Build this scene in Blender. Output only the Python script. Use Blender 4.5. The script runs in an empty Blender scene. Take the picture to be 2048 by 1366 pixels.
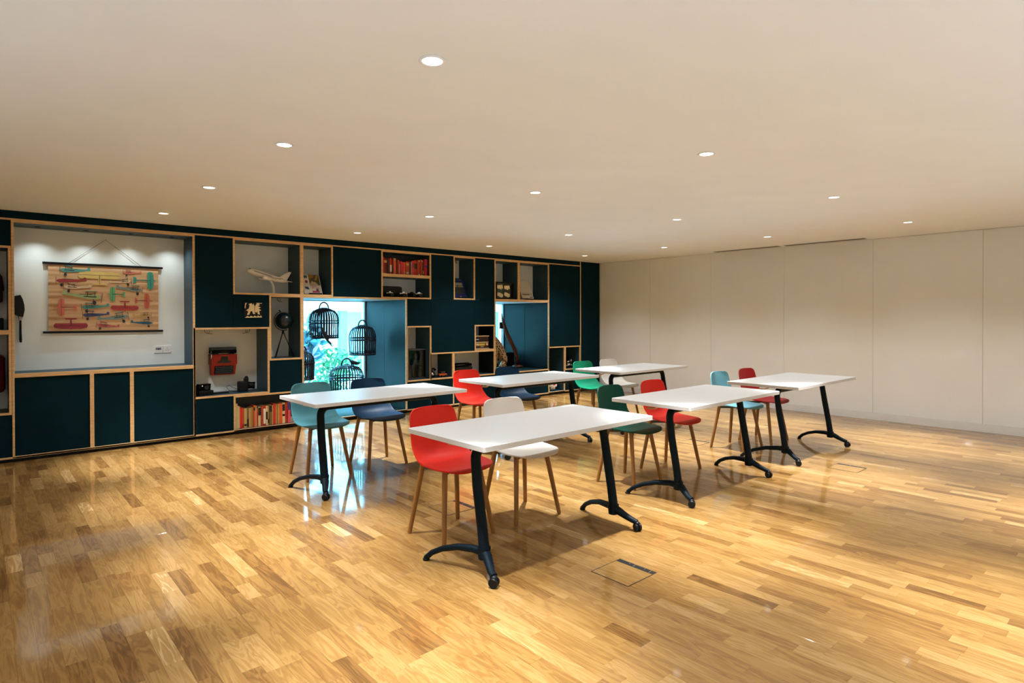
import bpy, bmesh, math, random
from mathutils import Vector, Matrix, Quaternion
random.seed(7)
scene = bpy.context.scene
COL = scene.collection

# ------------------------------------------------------------------ camera
CAM_H = 1.376
YAW, PIT, ROL = 0.842658, 0.007112, -0.002192
FPX, PPY = 1197.58, 643.26
fw = Vector((math.cos(YAW)*math.cos(PIT), math.sin(YAW)*math.cos(PIT), -math.sin(PIT)))
r0 = Vector((math.sin(YAW), -math.cos(YAW), 0)); u0 = r0.cross(fw)
RV = r0*math.cos(ROL) + u0*math.sin(ROL); UV = u0*math.cos(ROL) - r0*math.sin(ROL)
cd = bpy.data.cameras.new('camera'); cam = bpy.data.objects.new('camera', cd); COL.objects.link(cam)
cam.matrix_world = Matrix(((RV.x, UV.x, -fw.x, 0), (RV.y, UV.y, -fw.y, 0), (RV.z, UV.z, -fw.z, CAM_H), (0, 0, 0, 1)))
cd.sensor_width = 36.0; cd.lens = FPX/2048*36.0
cd.shift_y = -(683-PPY)/2048
cd.clip_start = 0.05; cd.clip_end = 200
scene.camera = cam

# ------------------------------------------------------------------ world (daylight, blue against the warm lamps)
SKY_COL, SKY_STR = (0.17, 0.64, 0.96, 1), 20.0
w = bpy.data.worlds.new('sky'); scene.world = w; w.use_nodes = True
bg = w.node_tree.nodes['Background']; bg.inputs[0].default_value = SKY_COL; bg.inputs[1].default_value = SKY_STR

SPOT_W, SPOT_DEG, SPOT_BLEND = 410.0, 49.0, 1.0      # narrow main beam of each downlight
SPILL_W, SPILL_DEG = 66.0, 120.0                       # its wider, weaker field
LAMP_COL = (0.95, 0.975, 1.0)
FILL_W, FILL_COL = 39.0, (0.88, 0.97, 1.0)                # added ceiling fill lamps, out of view
vs = scene.view_settings
vs.view_transform = 'Standard'; vs.look = 'None'; vs.gamma = 1; vs.use_curve_mapping = False
vs.exposure = 0.74
scene.cycles.max_bounces = 5; scene.cycles.diffuse_bounces = 4; scene.cycles.glossy_bounces = 2; scene.cycles.transparent_max_bounces = 10
scene.cycles.adaptive_threshold = 0.06; scene.cycles.sample_clamp_indirect = 6.0; scene.cycles.caustics_reflective = False; scene.cycles.caustics_refractive = False

# ------------------------------------------------------------------ materials
def rgb(r, g, b):
    f = lambda c: (c/255/12.92) if c/255 <= 0.04045 else ((c/255+0.055)/1.055)**2.4
    return (f(r), f(g), f(b), 1)
MATS = {}
def mat(name, col, rough=0.5, metal=0.0, spec=0.5, var=0.06, nscale=12.0, bump=0.0, coat=0.0, emit=None, stretch=(1, 1, 1)):
    if name in MATS: return MATS[name]
    m = bpy.data.materials.new(name); m.use_nodes = True; nt = m.node_tree; N = nt.nodes; L = nt.links
    p = N['Principled BSDF']
    p.inputs['Roughness'].default_value = rough; p.inputs['Metallic'].default_value = metal
    p.inputs['Specular IOR Level'].default_value = spec; p.inputs['Coat Weight'].default_value = coat
    p.inputs['Coat Roughness'].default_value = 0.08
    tc = N.new('ShaderNodeTexCoord'); mp = N.new('ShaderNodeMapping'); mp.inputs['Scale'].default_value = stretch
    nz = N.new('ShaderNodeTexNoise'); nz.inputs['Scale'].default_value = nscale; nz.inputs['Detail'].default_value = 1.5
    L.new(tc.outputs['Object'], mp.inputs[0]); L.new(mp.outputs[0], nz.inputs[0])
    cr = N.new('ShaderNodeValToRGB')
    lo = [max(0, c*(1-var)) for c in col[:3]]+[1]; hi = [min(1, c*(1+var)) for c in col[:3]]+[1]
    cr.color_ramp.elements[0].color = lo; cr.color_ramp.elements[1].color = hi
    cr.color_ramp.elements[0].position = 0.3; cr.color_ramp.elements[1].position = 0.7
    L.new(nz.outputs['Fac'], cr.inputs[0]); L.new(cr.outputs[0], p.inputs['Base Color'])
    if bump:
        b = N.new('ShaderNodeBump'); b.inputs['Strength'].default_value = bump; b.inputs['Distance'].default_value = 0.002
        L.new(nz.outputs['Fac'], b.inputs['Height']); L.new(b.outputs[0], p.inputs['Normal'])
    if emit:
        p.inputs['Emission Color'].default_value = emit[0]; p.inputs['Emission Strength'].default_value = emit[1]
    MATS[name] = m; return m

def wood_floor_material():
    m = bpy.data.materials.new('oak_strip'); m.use_nodes = True; nt = m.node_tree; N = nt.nodes; L = nt.links
    p = N['Principled BSDF']
    g = N.new('ShaderNodeNewGeometry'); a = N.new('ShaderNodeAttribute'); a.attribute_name = 'tone'
    sc_ = N.new('ShaderNodeVectorMath'); sc_.operation = 'SCALE'; sc_.inputs['Scale'].default_value = 40.0
    L.new(a.outputs['Vector'], sc_.inputs[0])
    ad = N.new('ShaderNodeVectorMath'); ad.operation = 'ADD'; L.new(g.outputs['Position'], ad.inputs[0]); L.new(sc_.outputs[0], ad.inputs[1])
    mp = N.new('ShaderNodeMapping'); mp.inputs['Scale'].default_value = (17, 1.9, 1); L.new(ad.outputs[0], mp.inputs[0])
    n1 = N.new('ShaderNodeTexNoise'); n1.inputs['Scale'].default_value = 1.0; n1.inputs['Detail'].default_value = 3; n1.inputs['Distortion'].default_value = 1.6
    L.new(mp.outputs[0], n1.inputs[0])
    mp2 = N.new('ShaderNodeMapping'); mp2.inputs['Scale'].default_value = (160, 7, 1); L.new(ad.outputs[0], mp2.inputs[0])
    n2 = N.new('ShaderNodeTexNoise'); n2.inputs['Scale'].default_value = 1.0; n2.inputs['Detail'].default_value = 2
    L.new(mp2.outputs[0], n2.inputs[0])
    # ring-like figure: noise folded into bands
    mul = N.new('ShaderNodeMath'); mul.operation = 'MULTIPLY'; mul.inputs[1].default_value = 30.0; L.new(n1.outputs['Fac'], mul.inputs[0])
    si = N.new('ShaderNodeMath'); si.operation = 'SINE'; L.new(mul.outputs[0], si.inputs[0])
    sa = N.new('ShaderNodeMath'); sa.operation = 'MULTIPLY_ADD'; sa.inputs[1].default_value = 0.115; L.new(si.outputs[0], sa.inputs[0])
    sx = N.new('ShaderNodeSeparateXYZ'); L.new(a.outputs['Vector'], sx.inputs[0])
    L.new(sx.outputs['X'], sa.inputs[2])
    s2 = N.new('ShaderNodeMath'); s2.operation = 'MULTIPLY_ADD'; s2.inputs[1].default_value = 0.22
    L.new(n2.outputs['Fac'], s2.inputs[0]); L.new(sa.outputs[0], s2.inputs[2])
    cr = N.new('ShaderNodeValToRGB'); e = cr.color_ramp.elements
    e[0].position = 0.08; e[0].color = rgb(84, 55, 24)
    e[1].position = 1.1; e[1].color = rgb(186, 156, 108)
    x = e.new(0.35); x.color = rgb(122, 86, 42)
    x = e.new(0.65); x.color = rgb(147, 111, 60)
    x = e.new(0.92); x.color = rgb(166, 131, 80)
    L.new(s2.outputs[0], cr.inputs[0]); L.new(cr.outputs[0], p.inputs['Base Color'])
    p.inputs['Roughness'].default_value = 0.42
    p.inputs['Specular IOR Level'].default_value = 0.12
    p.inputs['Coat Weight'].default_value = 0.9; p.inputs['Coat Roughness'].default_value = 0.06; p.inputs['Coat IOR'].default_value = 1.5
    b = N.new('ShaderNodeBump'); b.inputs['Strength'].default_value = 0.05; b.inputs['Distance'].default_value = 0.001
    L.new(n2.outputs['Fac'], b.inputs['Height']); L.new(b.outputs[0], p.inputs['Normal'])
    return m

def glass_material(name, tint=(1, 1, 1, 1), refl=0.06):
    m = bpy.data.materials.new(name); m.use_nodes = True; nt = m.node_tree; N = nt.nodes; L = nt.links
    N.remove(N['Principled BSDF']); out = N['Material Output']
    t = N.new('ShaderNodeBsdfTransparent'); t.inputs[0].default_value = tint
    gl = N.new('ShaderNodeBsdfGlossy'); gl.inputs['Roughness'].default_value = 0.02
    fr = N.new('ShaderNodeFresnel'); fr.inputs[0].default_value = 1.45
    mx = N.new('ShaderNodeMixShader'); L.new(fr.outputs[0], mx.inputs[0]); L.new(t.outputs[0], mx.inputs[1]); L.new(gl.outputs[0], mx.inputs[2])
    L.new(mx.outputs[0], out.inputs[0]); return m

M_FLOOR = wood_floor_material()
M_GLASS = glass_material('clear_glass')
M_PLY = mat('birch_plywood', rgb(214, 176, 124), 0.5, var=0.14, nscale=9, stretch=(1, 1, 6))
M_NAVY = mat('navy_laminate', (0.0010, 0.0150, 0.024, 1), 0.6, spec=0.06, var=0.08, nscale=5)
M_NAVYIN = mat('slate_blue_lining', (0.020, 0.060, 0.090, 1), 0.45, spec=0.3, var=0.08, nscale=5)
M_BAY = mat('bay_lining', (0.0025, 0.0075, 0.0068, 1), 0.5, spec=0.12)
M_BACK = mat('niche_plaster', (0.82, 0.87, 0.84, 1), 0.75, var=0.03, nscale=4)
M_DGREY = mat('dark_grey_back', (0.035, 0.045, 0.052, 1), 0.6)
M_CEIL = mat('ceiling_paint', (0.84, 0.90, 0.97, 1), 0.85, var=0.012, nscale=3)
M_WALL = mat('wall_paint', (0.74, 0.72, 0.68, 1), 0.8, var=0.015, nscale=3)
M_BOARD = mat('glossy_whiteboard', (0.77, 0.795, 0.79, 1), 0.05, var=0.012, nscale=3, spec=0.5)
M_SKIRT = mat('white_skirting', (0.72, 0.71, 0.69, 1), 0.4, var=0.02)
M_BLACK = mat('black_plastic', (0.0045, 0.005, 0.006, 1), 0.42, spec=0.22)
M_STEEL = mat('navy_powder_coat', (0.002, 0.008, 0.014, 1), 0.5, var=0.1, nscale=60, spec=0.12)
M_TOP = mat('white_tabletop', (0.55, 0.555, 0.55, 1), 0.34, var=0.012, nscale=30)
M_LEGWOOD = mat('oak_leg', rgb(142, 98, 46), 0.45, var=0.14, nscale=14, stretch=(3, 3, 0.4))
M_CHROME = mat('bright_metal', (0.72, 0.72, 0.72, 1), 0.22, metal=1.0, var=0.03)
M_WHITE = mat('white_plastic', (0.78, 0.78, 0.76, 1), 0.35, var=0.02)
M_RATTAN = mat('dark_rattan', (0.008, 0.011, 0.026, 1), 0.55, var=0.25, nscale=40)
M_PAGES = mat('book_pages', rgb(214, 198, 160), 0.8, var=0.1, nscale=60, stretch=(20, 1, 1))

# ------------------------------------------------------------------ mesh builder
class MB:
    def __init__(s): s.v = []; s.f = []; s.mi = []; s.cur = 0; s.sm = []; s.smooth = False
    def add(s, vs, fs):
        o = len(s.v); s.v += [tuple(x) for x in vs]
        for q in fs: s.f.append(tuple(i+o for i in q)); s.mi.append(s.cur); s.sm.append(s.smooth)
        return s
    def box(s, x0, x1, y0, y1, z0, z1, T=None):
        vs = [(x0, y0, z0), (x1, y0, z0), (x1, y1, z0), (x0, y1, z0), (x0, y0, z1), (x1, y0, z1), (x1, y1, z1), (x0, y1, z1)]
        if T: vs = [T @ Vector(q) for q in vs]
        return s.add(vs, [(0, 3, 2, 1), (4, 5, 6, 7), (0, 1, 5, 4), (1, 2, 6, 5), (2, 3, 7, 6), (3, 0, 4, 7)])
    def rbox(s, x0, x1, y0, y1, z0, z1, r=0.004, T=None):
        """box with chamfered edges"""
        bm = bmesh.new(); bmesh.ops.create_cube(bm, size=1)
        for q in bm.verts: q.co = Vector(((x0+x1)/2+q.co.x*(x1-x0), (y0+y1)/2+q.co.y*(y1-y0), (z0+z1)/2+q.co.z*(z1-z0)))
        bmesh.ops.bevel(bm, geom=bm.edges[:], offset=r, segments=2, affect='EDGES', profile=0.5)
        bm.verts.index_update(); vs = [(T @ q.co) if T else q.co.copy() for q in bm.verts]; fs = [[q.index for q in f.verts] for f in bm.faces]
        bm.free(); return s.add(vs, fs)
    def tube(s, pts, rad, n=10, sec=None, up=Vector((0, 0, 1)), caps=True):
        """sweep a (possibly elliptic) section along pts; rad = number or list; sec=(a,b) scales"""
        P = [Vector(q) for q in pts]; k = len(P); a, b = sec or (1, 1)
        R = rad if isinstance(rad, (list, tuple)) else [rad]*k
        vs = []; side = None
        for i in range(k):
            t = (P[min(i+1, k-1)]-P[max(i-1, 0)]).normalized()
            if side is None:
                side = t.cross(up)
                if side.length < 1e-4: side = t.cross(Vector((1, 0, 0)))
            side = (side - t*side.dot(t)).normalized(); nn = side.cross(t).normalized()
            for j in range(n):
                an = 2*math.pi*j/n
                vs.append(P[i]+side*(math.cos(an)*R[i]*a)+nn*(math.sin(an)*R[i]*b))
        fs = []
        for i in range(k-1):
            for j in range(n):
                fs.append((i*n+j, i*n+(j+1) % n, (i+1)*n+(j+1) % n, (i+1)*n+j))
        if caps: fs += [tuple(range(n))[::-1], tuple(range((k-1)*n, k*n))]
        return s.add(vs, fs)
    def lathe(s, prof, n=24, T=None):
        """prof = [(r,z)...] about Z"""
        vs = []
        for r, z in prof:
            for j in range(n):
                an = 2*math.pi*j/n; q = Vector((r*math.cos(an), r*math.sin(an), z)); vs.append((T @ q) if T else q)
        fs = []
        for i in range(len(prof)-1):
            for j in range(n): fs.append((i*n+j, i*n+(j+1) % n, (i+1)*n+(j+1) % n, (i+1)*n+j))
        if prof[0][0] > 1e-5: fs.append(tuple(range(n))[::-1])
        if prof[-1][0] > 1e-5: fs.append(tuple(range((len(prof)-1)*n, len(prof)*n)))
        return s.add(vs, fs)
    def ball(s, c, r, n=16, m=10, sc=(1, 1, 1), T=None):
        vs = []; fs = []
        for i in range(m+1):
            th = math.pi*i/m
            for j in range(n):
                an = 2*math.pi*j/n
                q = Vector((c[0]+r*sc[0]*math.sin(th)*math.cos(an), c[1]+r*sc[1]*math.sin(th)*math.sin(an), c[2]+r*sc[2]*math.cos(th)))
                vs.append((T @ q) if T else q)
        for i in range(m):
            for j in range(n): fs.append((i*n+j, (i+1)*n+j, (i+1)*n+(j+1) % n, i*n+(j+1) % n))
        return s.add(vs, fs)
    def prism(s, poly, y0, y1, T=None):
        """polygon in (x,z), extruded in y"""
        n = len(poly); vs = [Vector((x, y0, z)) for x, z in poly]+[Vector((x, y1, z)) for x, z in poly]
        if T: vs = [T @ q for q in vs]
        fs = [tuple(range(n)), tuple(range(2*n-1, n-1, -1))]+[(i, i+n, (i+1) % n+n, (i+1) % n) for i in range(n)]
        return s.add(vs, fs)
    def build(s, name, mats, parent=None, loc=(0, 0, 0), rz=0.0):
        me = bpy.data.meshes.new(name); me.from_pydata(s.v, [], s.f)
        for m in (mats if isinstance(mats, (list, tuple)) else [mats]): me.materials.append(m)
        for p, i, q in zip(me.polygons, s.mi, s.sm): p.material_index = i; p.use_smooth = q
        bm = bmesh.new(); bm.from_mesh(me); bmesh.ops.remove_doubles(bm, verts=bm.verts, dist=1e-6)
        bmesh.ops.recalc_face_normals(bm, faces=bm.faces); bm.to_mesh(me); bm.free()
        o = bpy.data.objects.new(name, me); COL.objects.link(o); o.location = loc; o.rotation_euler = (0, 0, rz)
        if parent: o.parent = parent
        return o
def S():
    b = MB(); b.smooth = True; return b
def tag(o, label=None, cat=None, group=None, kind=None):
    if label: o['label'] = label
    if cat: o['category'] = cat
    if group: o['group'] = group
    if kind: o['kind'] = kind
    return o
def thing(name, label, cat, loc=(0, 0, 0), rz=0.0, group=None):
    o = bpy.data.objects.new(name, None); COL.objects.link(o); o.location = loc; o.rotation_euler = (0, 0, rz)
    o.empty_display_size = 0.1
    return tag(o, label, cat, group)
def copy_tree(o, parent=None):
    c = o.copy(); COL.objects.link(c)
    if parent: c.parent = parent
    for ch in [q for q in bpy.data.objects if q.parent == o]: copy_tree(ch, c)
    return c
def smooth_by(o, deg=40):
    me = o.data
    for p in me.polygons: p.use_smooth = True
    bm = bmesh.new(); bm.from_mesh(me)
    for e in bm.edges:
        e.smooth = len(e.link_faces) == 2 and e.calc_face_angle(0) < math.radians(deg)
    bm.to_mesh(me); bm.free()
def text_mesh(body, size, name, m, parent, T, ext=0.0004):
    cu = bpy.data.curves.new(name, 'FONT'); cu.body = body; cu.size = size; cu.align_x = 'CENTER'; cu.extrude = ext; cu.resolution_u = 2
    t = bpy.data.objects.new(name, cu); COL.objects.link(t)
    dg = bpy.context.evaluated_depsgraph_get(); me = bpy.data.meshes.new_from_object(t.evaluated_get(dg))
    bpy.data.objects.remove(t); bpy.data.curves.remove(cu)
    me.materials.clear(); me.materials.append(m); me.name = name
    for q in me.vertices: q.co = T @ q.co
    o = bpy.data.objects.new(name, me); COL.objects.link(o); o.parent = parent; return o

# ------------------------------------------------------------------ room dimensions
YS = 7.439      # front plane of the shelving
XR = 8.888      # whiteboard wall
ZC = 2.4065     # ceiling
X0, Y0 = -1.7, -1.8
DEP = 0.395
BD0 = 1.38
ORD = ['first', 'second', 'third', 'fourth', 'fifth', 'sixth', 'seventh', 'eighth', 'ninth', 'tenth', 'eleventh', 'twelfth', 'thirteenth', 'fourteenth', 'fifteenth', 'sixteenth', 'seventeenth', 'eighteenth', 'nineteenth', 'twentieth', 'twenty-first', 'twenty-second', 'twenty-third', 'twenty-fourth', 'twenty-fifth', 'twenty-sixth', 'twenty-seventh', 'twenty-eighth']

# ------------------------------------------------------------------ floor of oak strips
floor = tag(MB().box(X0, XR+0.02, Y0, YS+BD0, -0.12, -0.014).build('floor', mat('screed', (0.10, 0.07, 0.04, 1), 0.8)),
            'oak strip parquet floor with a satin lacquer', kind='structure')
PW = 0.0722
def plank_verts(x, y, x1, y1, zt=0.0, c=0.0002, zb=-0.014):
    g = 0.00015
    x += g; y += g; x1 -= g; y1 -= g
    return ([(x, y, zb), (x1, y, zb), (x1, y1, zb), (x, y1, zb), (x, y, zt-c), (x1, y, zt-c), (x1, y1, zt-c), (x, y1, zt-c),
             (x+c, y+c, zt), (x1-c, y+c, zt), (x1-c, y1-c, zt), (x+c, y1-c, zt)],
            [(0, 1, 5, 4), (1, 2, 6, 5), (2, 3, 7, 6), (3, 0, 4, 7), (4, 5, 9, 8), (5, 6, 10, 9), (6, 7, 11, 10), (7, 4, 8, 11), (8, 9, 10, 11)])
planks = []
rnd = random.Random(11)
nx = int((XR-X0)/PW)+1
for i in range(nx):
    xa = X0+i*PW; xb = min(xa+PW, XR+0.01)
    y = Y0-rnd.random()*0.4
    while y < YS+0.05:
        ln = rnd.choice([0.22, 0.28, 0.34, 0.4, 0.46, 0.52, 0.6])+rnd.uniform(-0.03, 0.03)
        t = min(0.78, max(0.1, rnd.gauss(0.50, 0.125)))
        if rnd.random() < 0.08: t *= 0.45
        planks.append((xa, max(y, Y0), xb, min(y+ln, YS+0.05), t, rnd.random(), rnd.random())); y += ln
def shown_area(p):
    cx, cy = (p[0]+p[2])/2, (p[1]+p[3])/2
    v = Vector((cx, cy, -CAM_H)); Z = v.dot(fw)
    if Z < 0.3: return 0
    px = 1024+FPX*v.dot(RV)/Z; py = PPY-FPX*v.dot(UV)/Z
    if px < -10 or px > 2058 or py > 1376: return 0
    return (p[2]-p[0])*(p[3]-p[1])/(Z**3)
order = sorted(range(len(planks)), key=lambda i: -shown_area(planks[i]))
near = set(order[:290])
def set_tone(me, tones):
    at = me.attributes.new('tone', 'FLOAT_VECTOR', 'FACE'); at.data.foreach_set('vector', [c for t in tones for c in t])
fv, ff, ft = [], [], []
for i, p in enumerate(planks):
    dz = (p[5]-0.5)*0.0003
    if i in near:
        cx, cy = (p[0]+p[2])/2, (p[1]+p[3])/2
        vs_, fs_ = plank_verts(p[0]-cx, p[1]-cy, p[2]-cx, p[3]-cy, dz)
        me = bpy.data.meshes.new('plank'); me.from_pydata(vs_, [], fs_); me.materials.append(M_FLOOR); set_tone(me, [p[4:7]]*len(fs_))
        o = bpy.data.objects.new('plank', me); COL.objects.link(o); o.location = (cx, cy, 0); o.parent = floor
    else:
        vs_, fs_ = plank_verts(p[0], p[1], p[2], p[3], dz); o_ = len(fv); fv += vs_; ff += [tuple(k+o_ for k in q) for q in fs_]; ft += [p[4:7]]*len(fs_)
me = bpy.data.meshes.new('planks'); me.from_pydata(fv, [], ff); me.materials.append(M_FLOOR); set_tone(me, ft)
o = bpy.data.objects.new('planks', me); COL.objects.link(o); o.parent = floor; tag(o, kind='stuff')

# ------------------------------------------------------------------ ceiling and walls
ceiling = MB().box(X0-0.1, XR+0.12, Y0-0.1, YS+1.45, ZC, ZC+0.12).build('ceiling', M_CEIL)
tag(ceiling, 'smooth cream white ceiling with recessed downlights', kind='structure')
wr = MB().box(XR+0.012, XR+0.14, Y0-0.1, YS+0.6, -0.1, ZC).build('wall_right', M_WALL)
tag(wr, 'long wall clad in glossy white writing panels', kind='structure')
seams = [Y0, -0.77, 0.41, 1.583, 2.751, 3.93, 5.11, 6.29, YS-0.002]
for a, b in zip(seams[:-1], seams[1:]):
    MB().rbox(XR, XR+0.0125, a+0.0012, b-0.0012, 0.098, ZC-0.004, 0.0012).build('wall_panel', M_BOARD, wr)
sk = MB().rbox(XR-0.012, XR+0.014, Y0, YS-0.002, 0.0, 0.095, 0.003).build('baseboard_right', M_SKIRT); tag(sk, 'white skirting board under the writing wall', kind='structure')
wl = MB().box(X0-0.12, X0, Y0-0.1, YS+0.6, -0.1, ZC).build('wall_left', M_WALL); tag(wl, 'plain pale end wall', kind='structure')
wf = MB().box(X0-0.1, XR+0.1, Y0-0.12, Y0, -0.1, ZC).build('wall_front', M_WALL); tag(wf, 'plain pale wall behind the viewer', kind='structure')

# ------------------------------------------------------------------ shelving wall
unit = thing('shelving_unit', 'navy built-in shelving wall with pale plywood edges and open niches', 'shelving', (0, YS, 0))
T_ = 0.021
def part(mb, name, m): return mb.build(name, m, unit)
def edge(x0, x1, z0, z1, y0=-0.003, y1=0.02):
    part(MB().rbox(x0, x1, y0, y1, z0, z1, 0.0015), 'plywood_edge', M_PLY)
def frame(x0, x1, z0, z1, t=T_, sides='lrtb'):
    if 'l' in sides: edge(x0, x0+t, z0, z1)
    if 'r' in sides: edge(x1-t, x1, z0, z1)
    xa = x0+(t if 'l' in sides else 0); xb = x1-(t if 'r' in sides else 0)
    if 'b' in sides: edge(xa, xb, z0, z0+t)
    if 't' in sides: edge(xa, xb, z1-t, z1)
def niche(x0, x1, z0, z1, dep=DEP, back=M_BACK, sides='lrtb', lin=M_NAVYIN):
    frame(x0, x1, z0, z1, sides=sides)
    t = T_
    lm = MB()
    lm.box(x0+0.001, x0+t, 0.02, dep, z0, z1); lm.box(x1-t, x1-0.001, 0.02, dep, z0, z1)
    lm.box(x0+t, x1-t, 0.02, dep, z0+0.001, z0+t); lm.box(x0+t, x1-t, 0.02, dep, z1-t, z1-0.001)
    part(lm, 'niche_lining', lin)
    if back: part(MB().box(x0, x1, dep, dep+0.012, z0, z1), 'back_panel', back)
def panel(x0, x1, z0, z1, name='front_panel', y=0.004):
    part(MB().rbox(x0+0.0012, x1-0.0012, y, y+0.018, z0+0.0012, z1-0.0012, 0.001), name, M_NAVY)

ZB, ZT = 0.052, 2.318
XW = X0+0.02
# rails, fascia, plinth
edge(XW, 8.335, ZT-0.004, ZT+0.014); edge(XW, 8.335, 0.034, ZB)
part(MB().box(XW, 8.335, 0.004, 0.03, ZT+0.014, ZC-0.0005), 'fascia', M_NAVY)
part(MB().box(XW, 8.335, 0.035, 0.05, 0.0005, 0.034), 'plinth', M_BLACK)
edge(8.325, 8.345, 0.034, ZC-0.001)
part(MB().rbox(8.346, XR-0.0135, 0.002, 0.022, 0.0005, ZC-0.001, 0.001), 'filler_panel', M_NAVY)
# open niches
niche(-0.36, 0.236, 1.244, 2.068); niche(-0.36, 0.236, 0.456, 1.244)
niche(0.238, 1.832, 0.825, ZT)                                  # poster
niche(2.24, 3.066, 1.655, ZT)                                   # model aeroplane
niche(3.066, 3.484, 1.655, ZT)                                  # prospectus
niche(4.197, 5.025, 1.974, ZT, 0.27, M_DGREY)                   # red books
niche(4.197, 5.025, 1.647, 1.974)                               # cameras
niche(5.439, 5.853, 1.652, ZT)
niche(6.257, 6.79, 1.655, ZT); niche(6.79, 7.51, 1.655, ZT)
niche(1.812, 2.658, 0.457, 1.265)                               # typewriter
niche(2.658, 3.066, 0.853, 1.655)                               # globe
niche(2.24, 3.066, ZB-0.018, 0.457, 0.21, M_DGREY)              # paperbacks
niche(4.60, 5.025, 0.447, 1.253)
niche(5.005, 5.43, 0.447, 0.849); niche(5.43, 6.267, 0.447, 0.849)
niche(5.845, 6.267, 0.849, 1.257)
niche(7.49, 7.914, 0.034, 0.853, DEP, M_DGREY); niche(7.914, 8.335, 0.42, 0.853, DEP, M_DGREY)
# closed fronts
panel(-0.36, 0.236, 2.068, ZT); panel(-0.36, 0.236, ZB, 0.456); panel(XW, -0.36, ZB, ZT)
for a, b in ((0.238, 0.866), (0.866, 1.216), (1.216, 1.832)):
    frame(a, b, 0.036, 0.825, 0.018)
    part(MB().rbox(a+0.020, b-0.020, 0.014, 0.032, 0.056, 0.805, 0.001), 'cupboard_door', M_NAVY)
panel(1.832, 2.24, 1.265, ZT); panel(2.24, 2.658, 1.265, 1.655)
panel(1.812, 2.24, ZB, 0.457, 'cupboard_door'); edge(1.812, 1.832, 0.036, 0.457)
panel(2.658, 3.066, 0.457, 0.853)
panel(3.484, 4.197, 1.655, ZT)
panel(4.60, 5.025, 1.253, 1.647)
panel(5.025, 5.439, 1.652, ZT); panel(5.853, 6.257, 1.652, ZT)
panel(5.025, 5.845, 0.849, 1.652); panel(5.845, 6.257, 1.257, 1.652)
panel(4.61, 5.42, ZB, 0.447, 'cupboard_door'); panel(5.44, 6.267, ZB, 0.447, 'cupboard_door'); edge(5.42, 5.44, 0.036, 0.447)
panel(6.267, 7.49, ZB, 0.447)
panel(7.51, 8.335, 0.853, ZT); panel(7.914, 8.335, ZB, 0.42)
# deep window bays
BD = 1.2
def bay(x0, x1, z0, z1, seam_y):
    frame(x0, x1, z0, z1)
    t = T_
    part(MB().box(x0-0.02, x0+t, 0.021, BD, z0, z1), 'side_panel', M_BAY)
    part(MB().box(x1-t, x1+0.012, 0.021, seam_y-0.002, z0, z1), 'side_panel', M_BAY)
    part(MB().box(x1-t+0.001, x1+0.012, seam_y+0.002, BD, z0, z1), 'side_panel', M_BAY)
    part(MB().box(x1-t+0.006, x1+0.012, seam_y-0.002, seam_y+0.002, z0, z1), 'seam_strip', M_BLACK)
    part(MB().box(x0+t, x1-t, 0.021, BD, z0+0.002, z0+t), 'bay_floor', M_BAY)
    part(MB().box(x0+t, x1-t, 0.021, BD, z1-t, z1-0.002), 'bay_soffit', mat('white_soffit', (0.7, 0.7, 0.7, 1), 0.5))
bay(3.066, 4.61, 0.034, 1.655, 0.612)
bay(6.257, 7.51, 0.447, 1.655, 0.614)

# windows at the back of the two bays
def window(n, x0, x1, z0, z1, label, yc=YS+BD+0.03):
    o = thing('window_%d' % n, label, None, ((x0+x1)/2, yc, z0))
    o['kind'] = 'structure'
    hw = (x1-x0)/2; h = z1-z0; f = 0.028
    fm = mat('white_window_frame', (0.8, 0.8, 0.8, 1), 0.4)
    m = MB(); m.box(-hw, -hw+f, -0.03, 0.03, 0, h); m.box(hw-f, hw, -0.03, 0.03, 0, h); m.box(-hw+f, hw-f, -0.03, 0.03, 0, f); m.box(-hw+f, hw-f, -0.03, 0.03, h-f, h)
    m.build('window_frame', fm, o)
    MB().box(-hw+f, hw-f, -0.004, 0.004, f, h-f).build('pane', M_GLASS, o)
window(1, 3.066, 4.60, 0.036, 1.652, 'tall clear window behind the hanging cages')
window(2, 6.262, 7.505, 0.449, 1.652, 'clear window behind the spotted cat figure')
# outer wall between and around the windows
wb = MB()
for a, b, c, d in ((X0, 3.046, -0.1, 2.6), (3.046, 4.622, 1.657, 2.6), (4.622, 6.237, -0.1, 2.6), (6.237, 7.522, 1.657, 2.6), (6.237, 7.522, -0.1, 0.446), (7.522, XR+0.2, -0.1, 2.6), (3.046, 4.622, -0.1, 0.032)):
    wb.box(a, b, YS+BD+0.061 if (c == 1.657 or d < 0.5) else YS+0.43, YS+BD+0.2, c, d)
wb = wb.build('wall_back', M_WALL); tag(wb, 'outer wall behind the shelving with two window openings', kind='structure')

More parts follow.
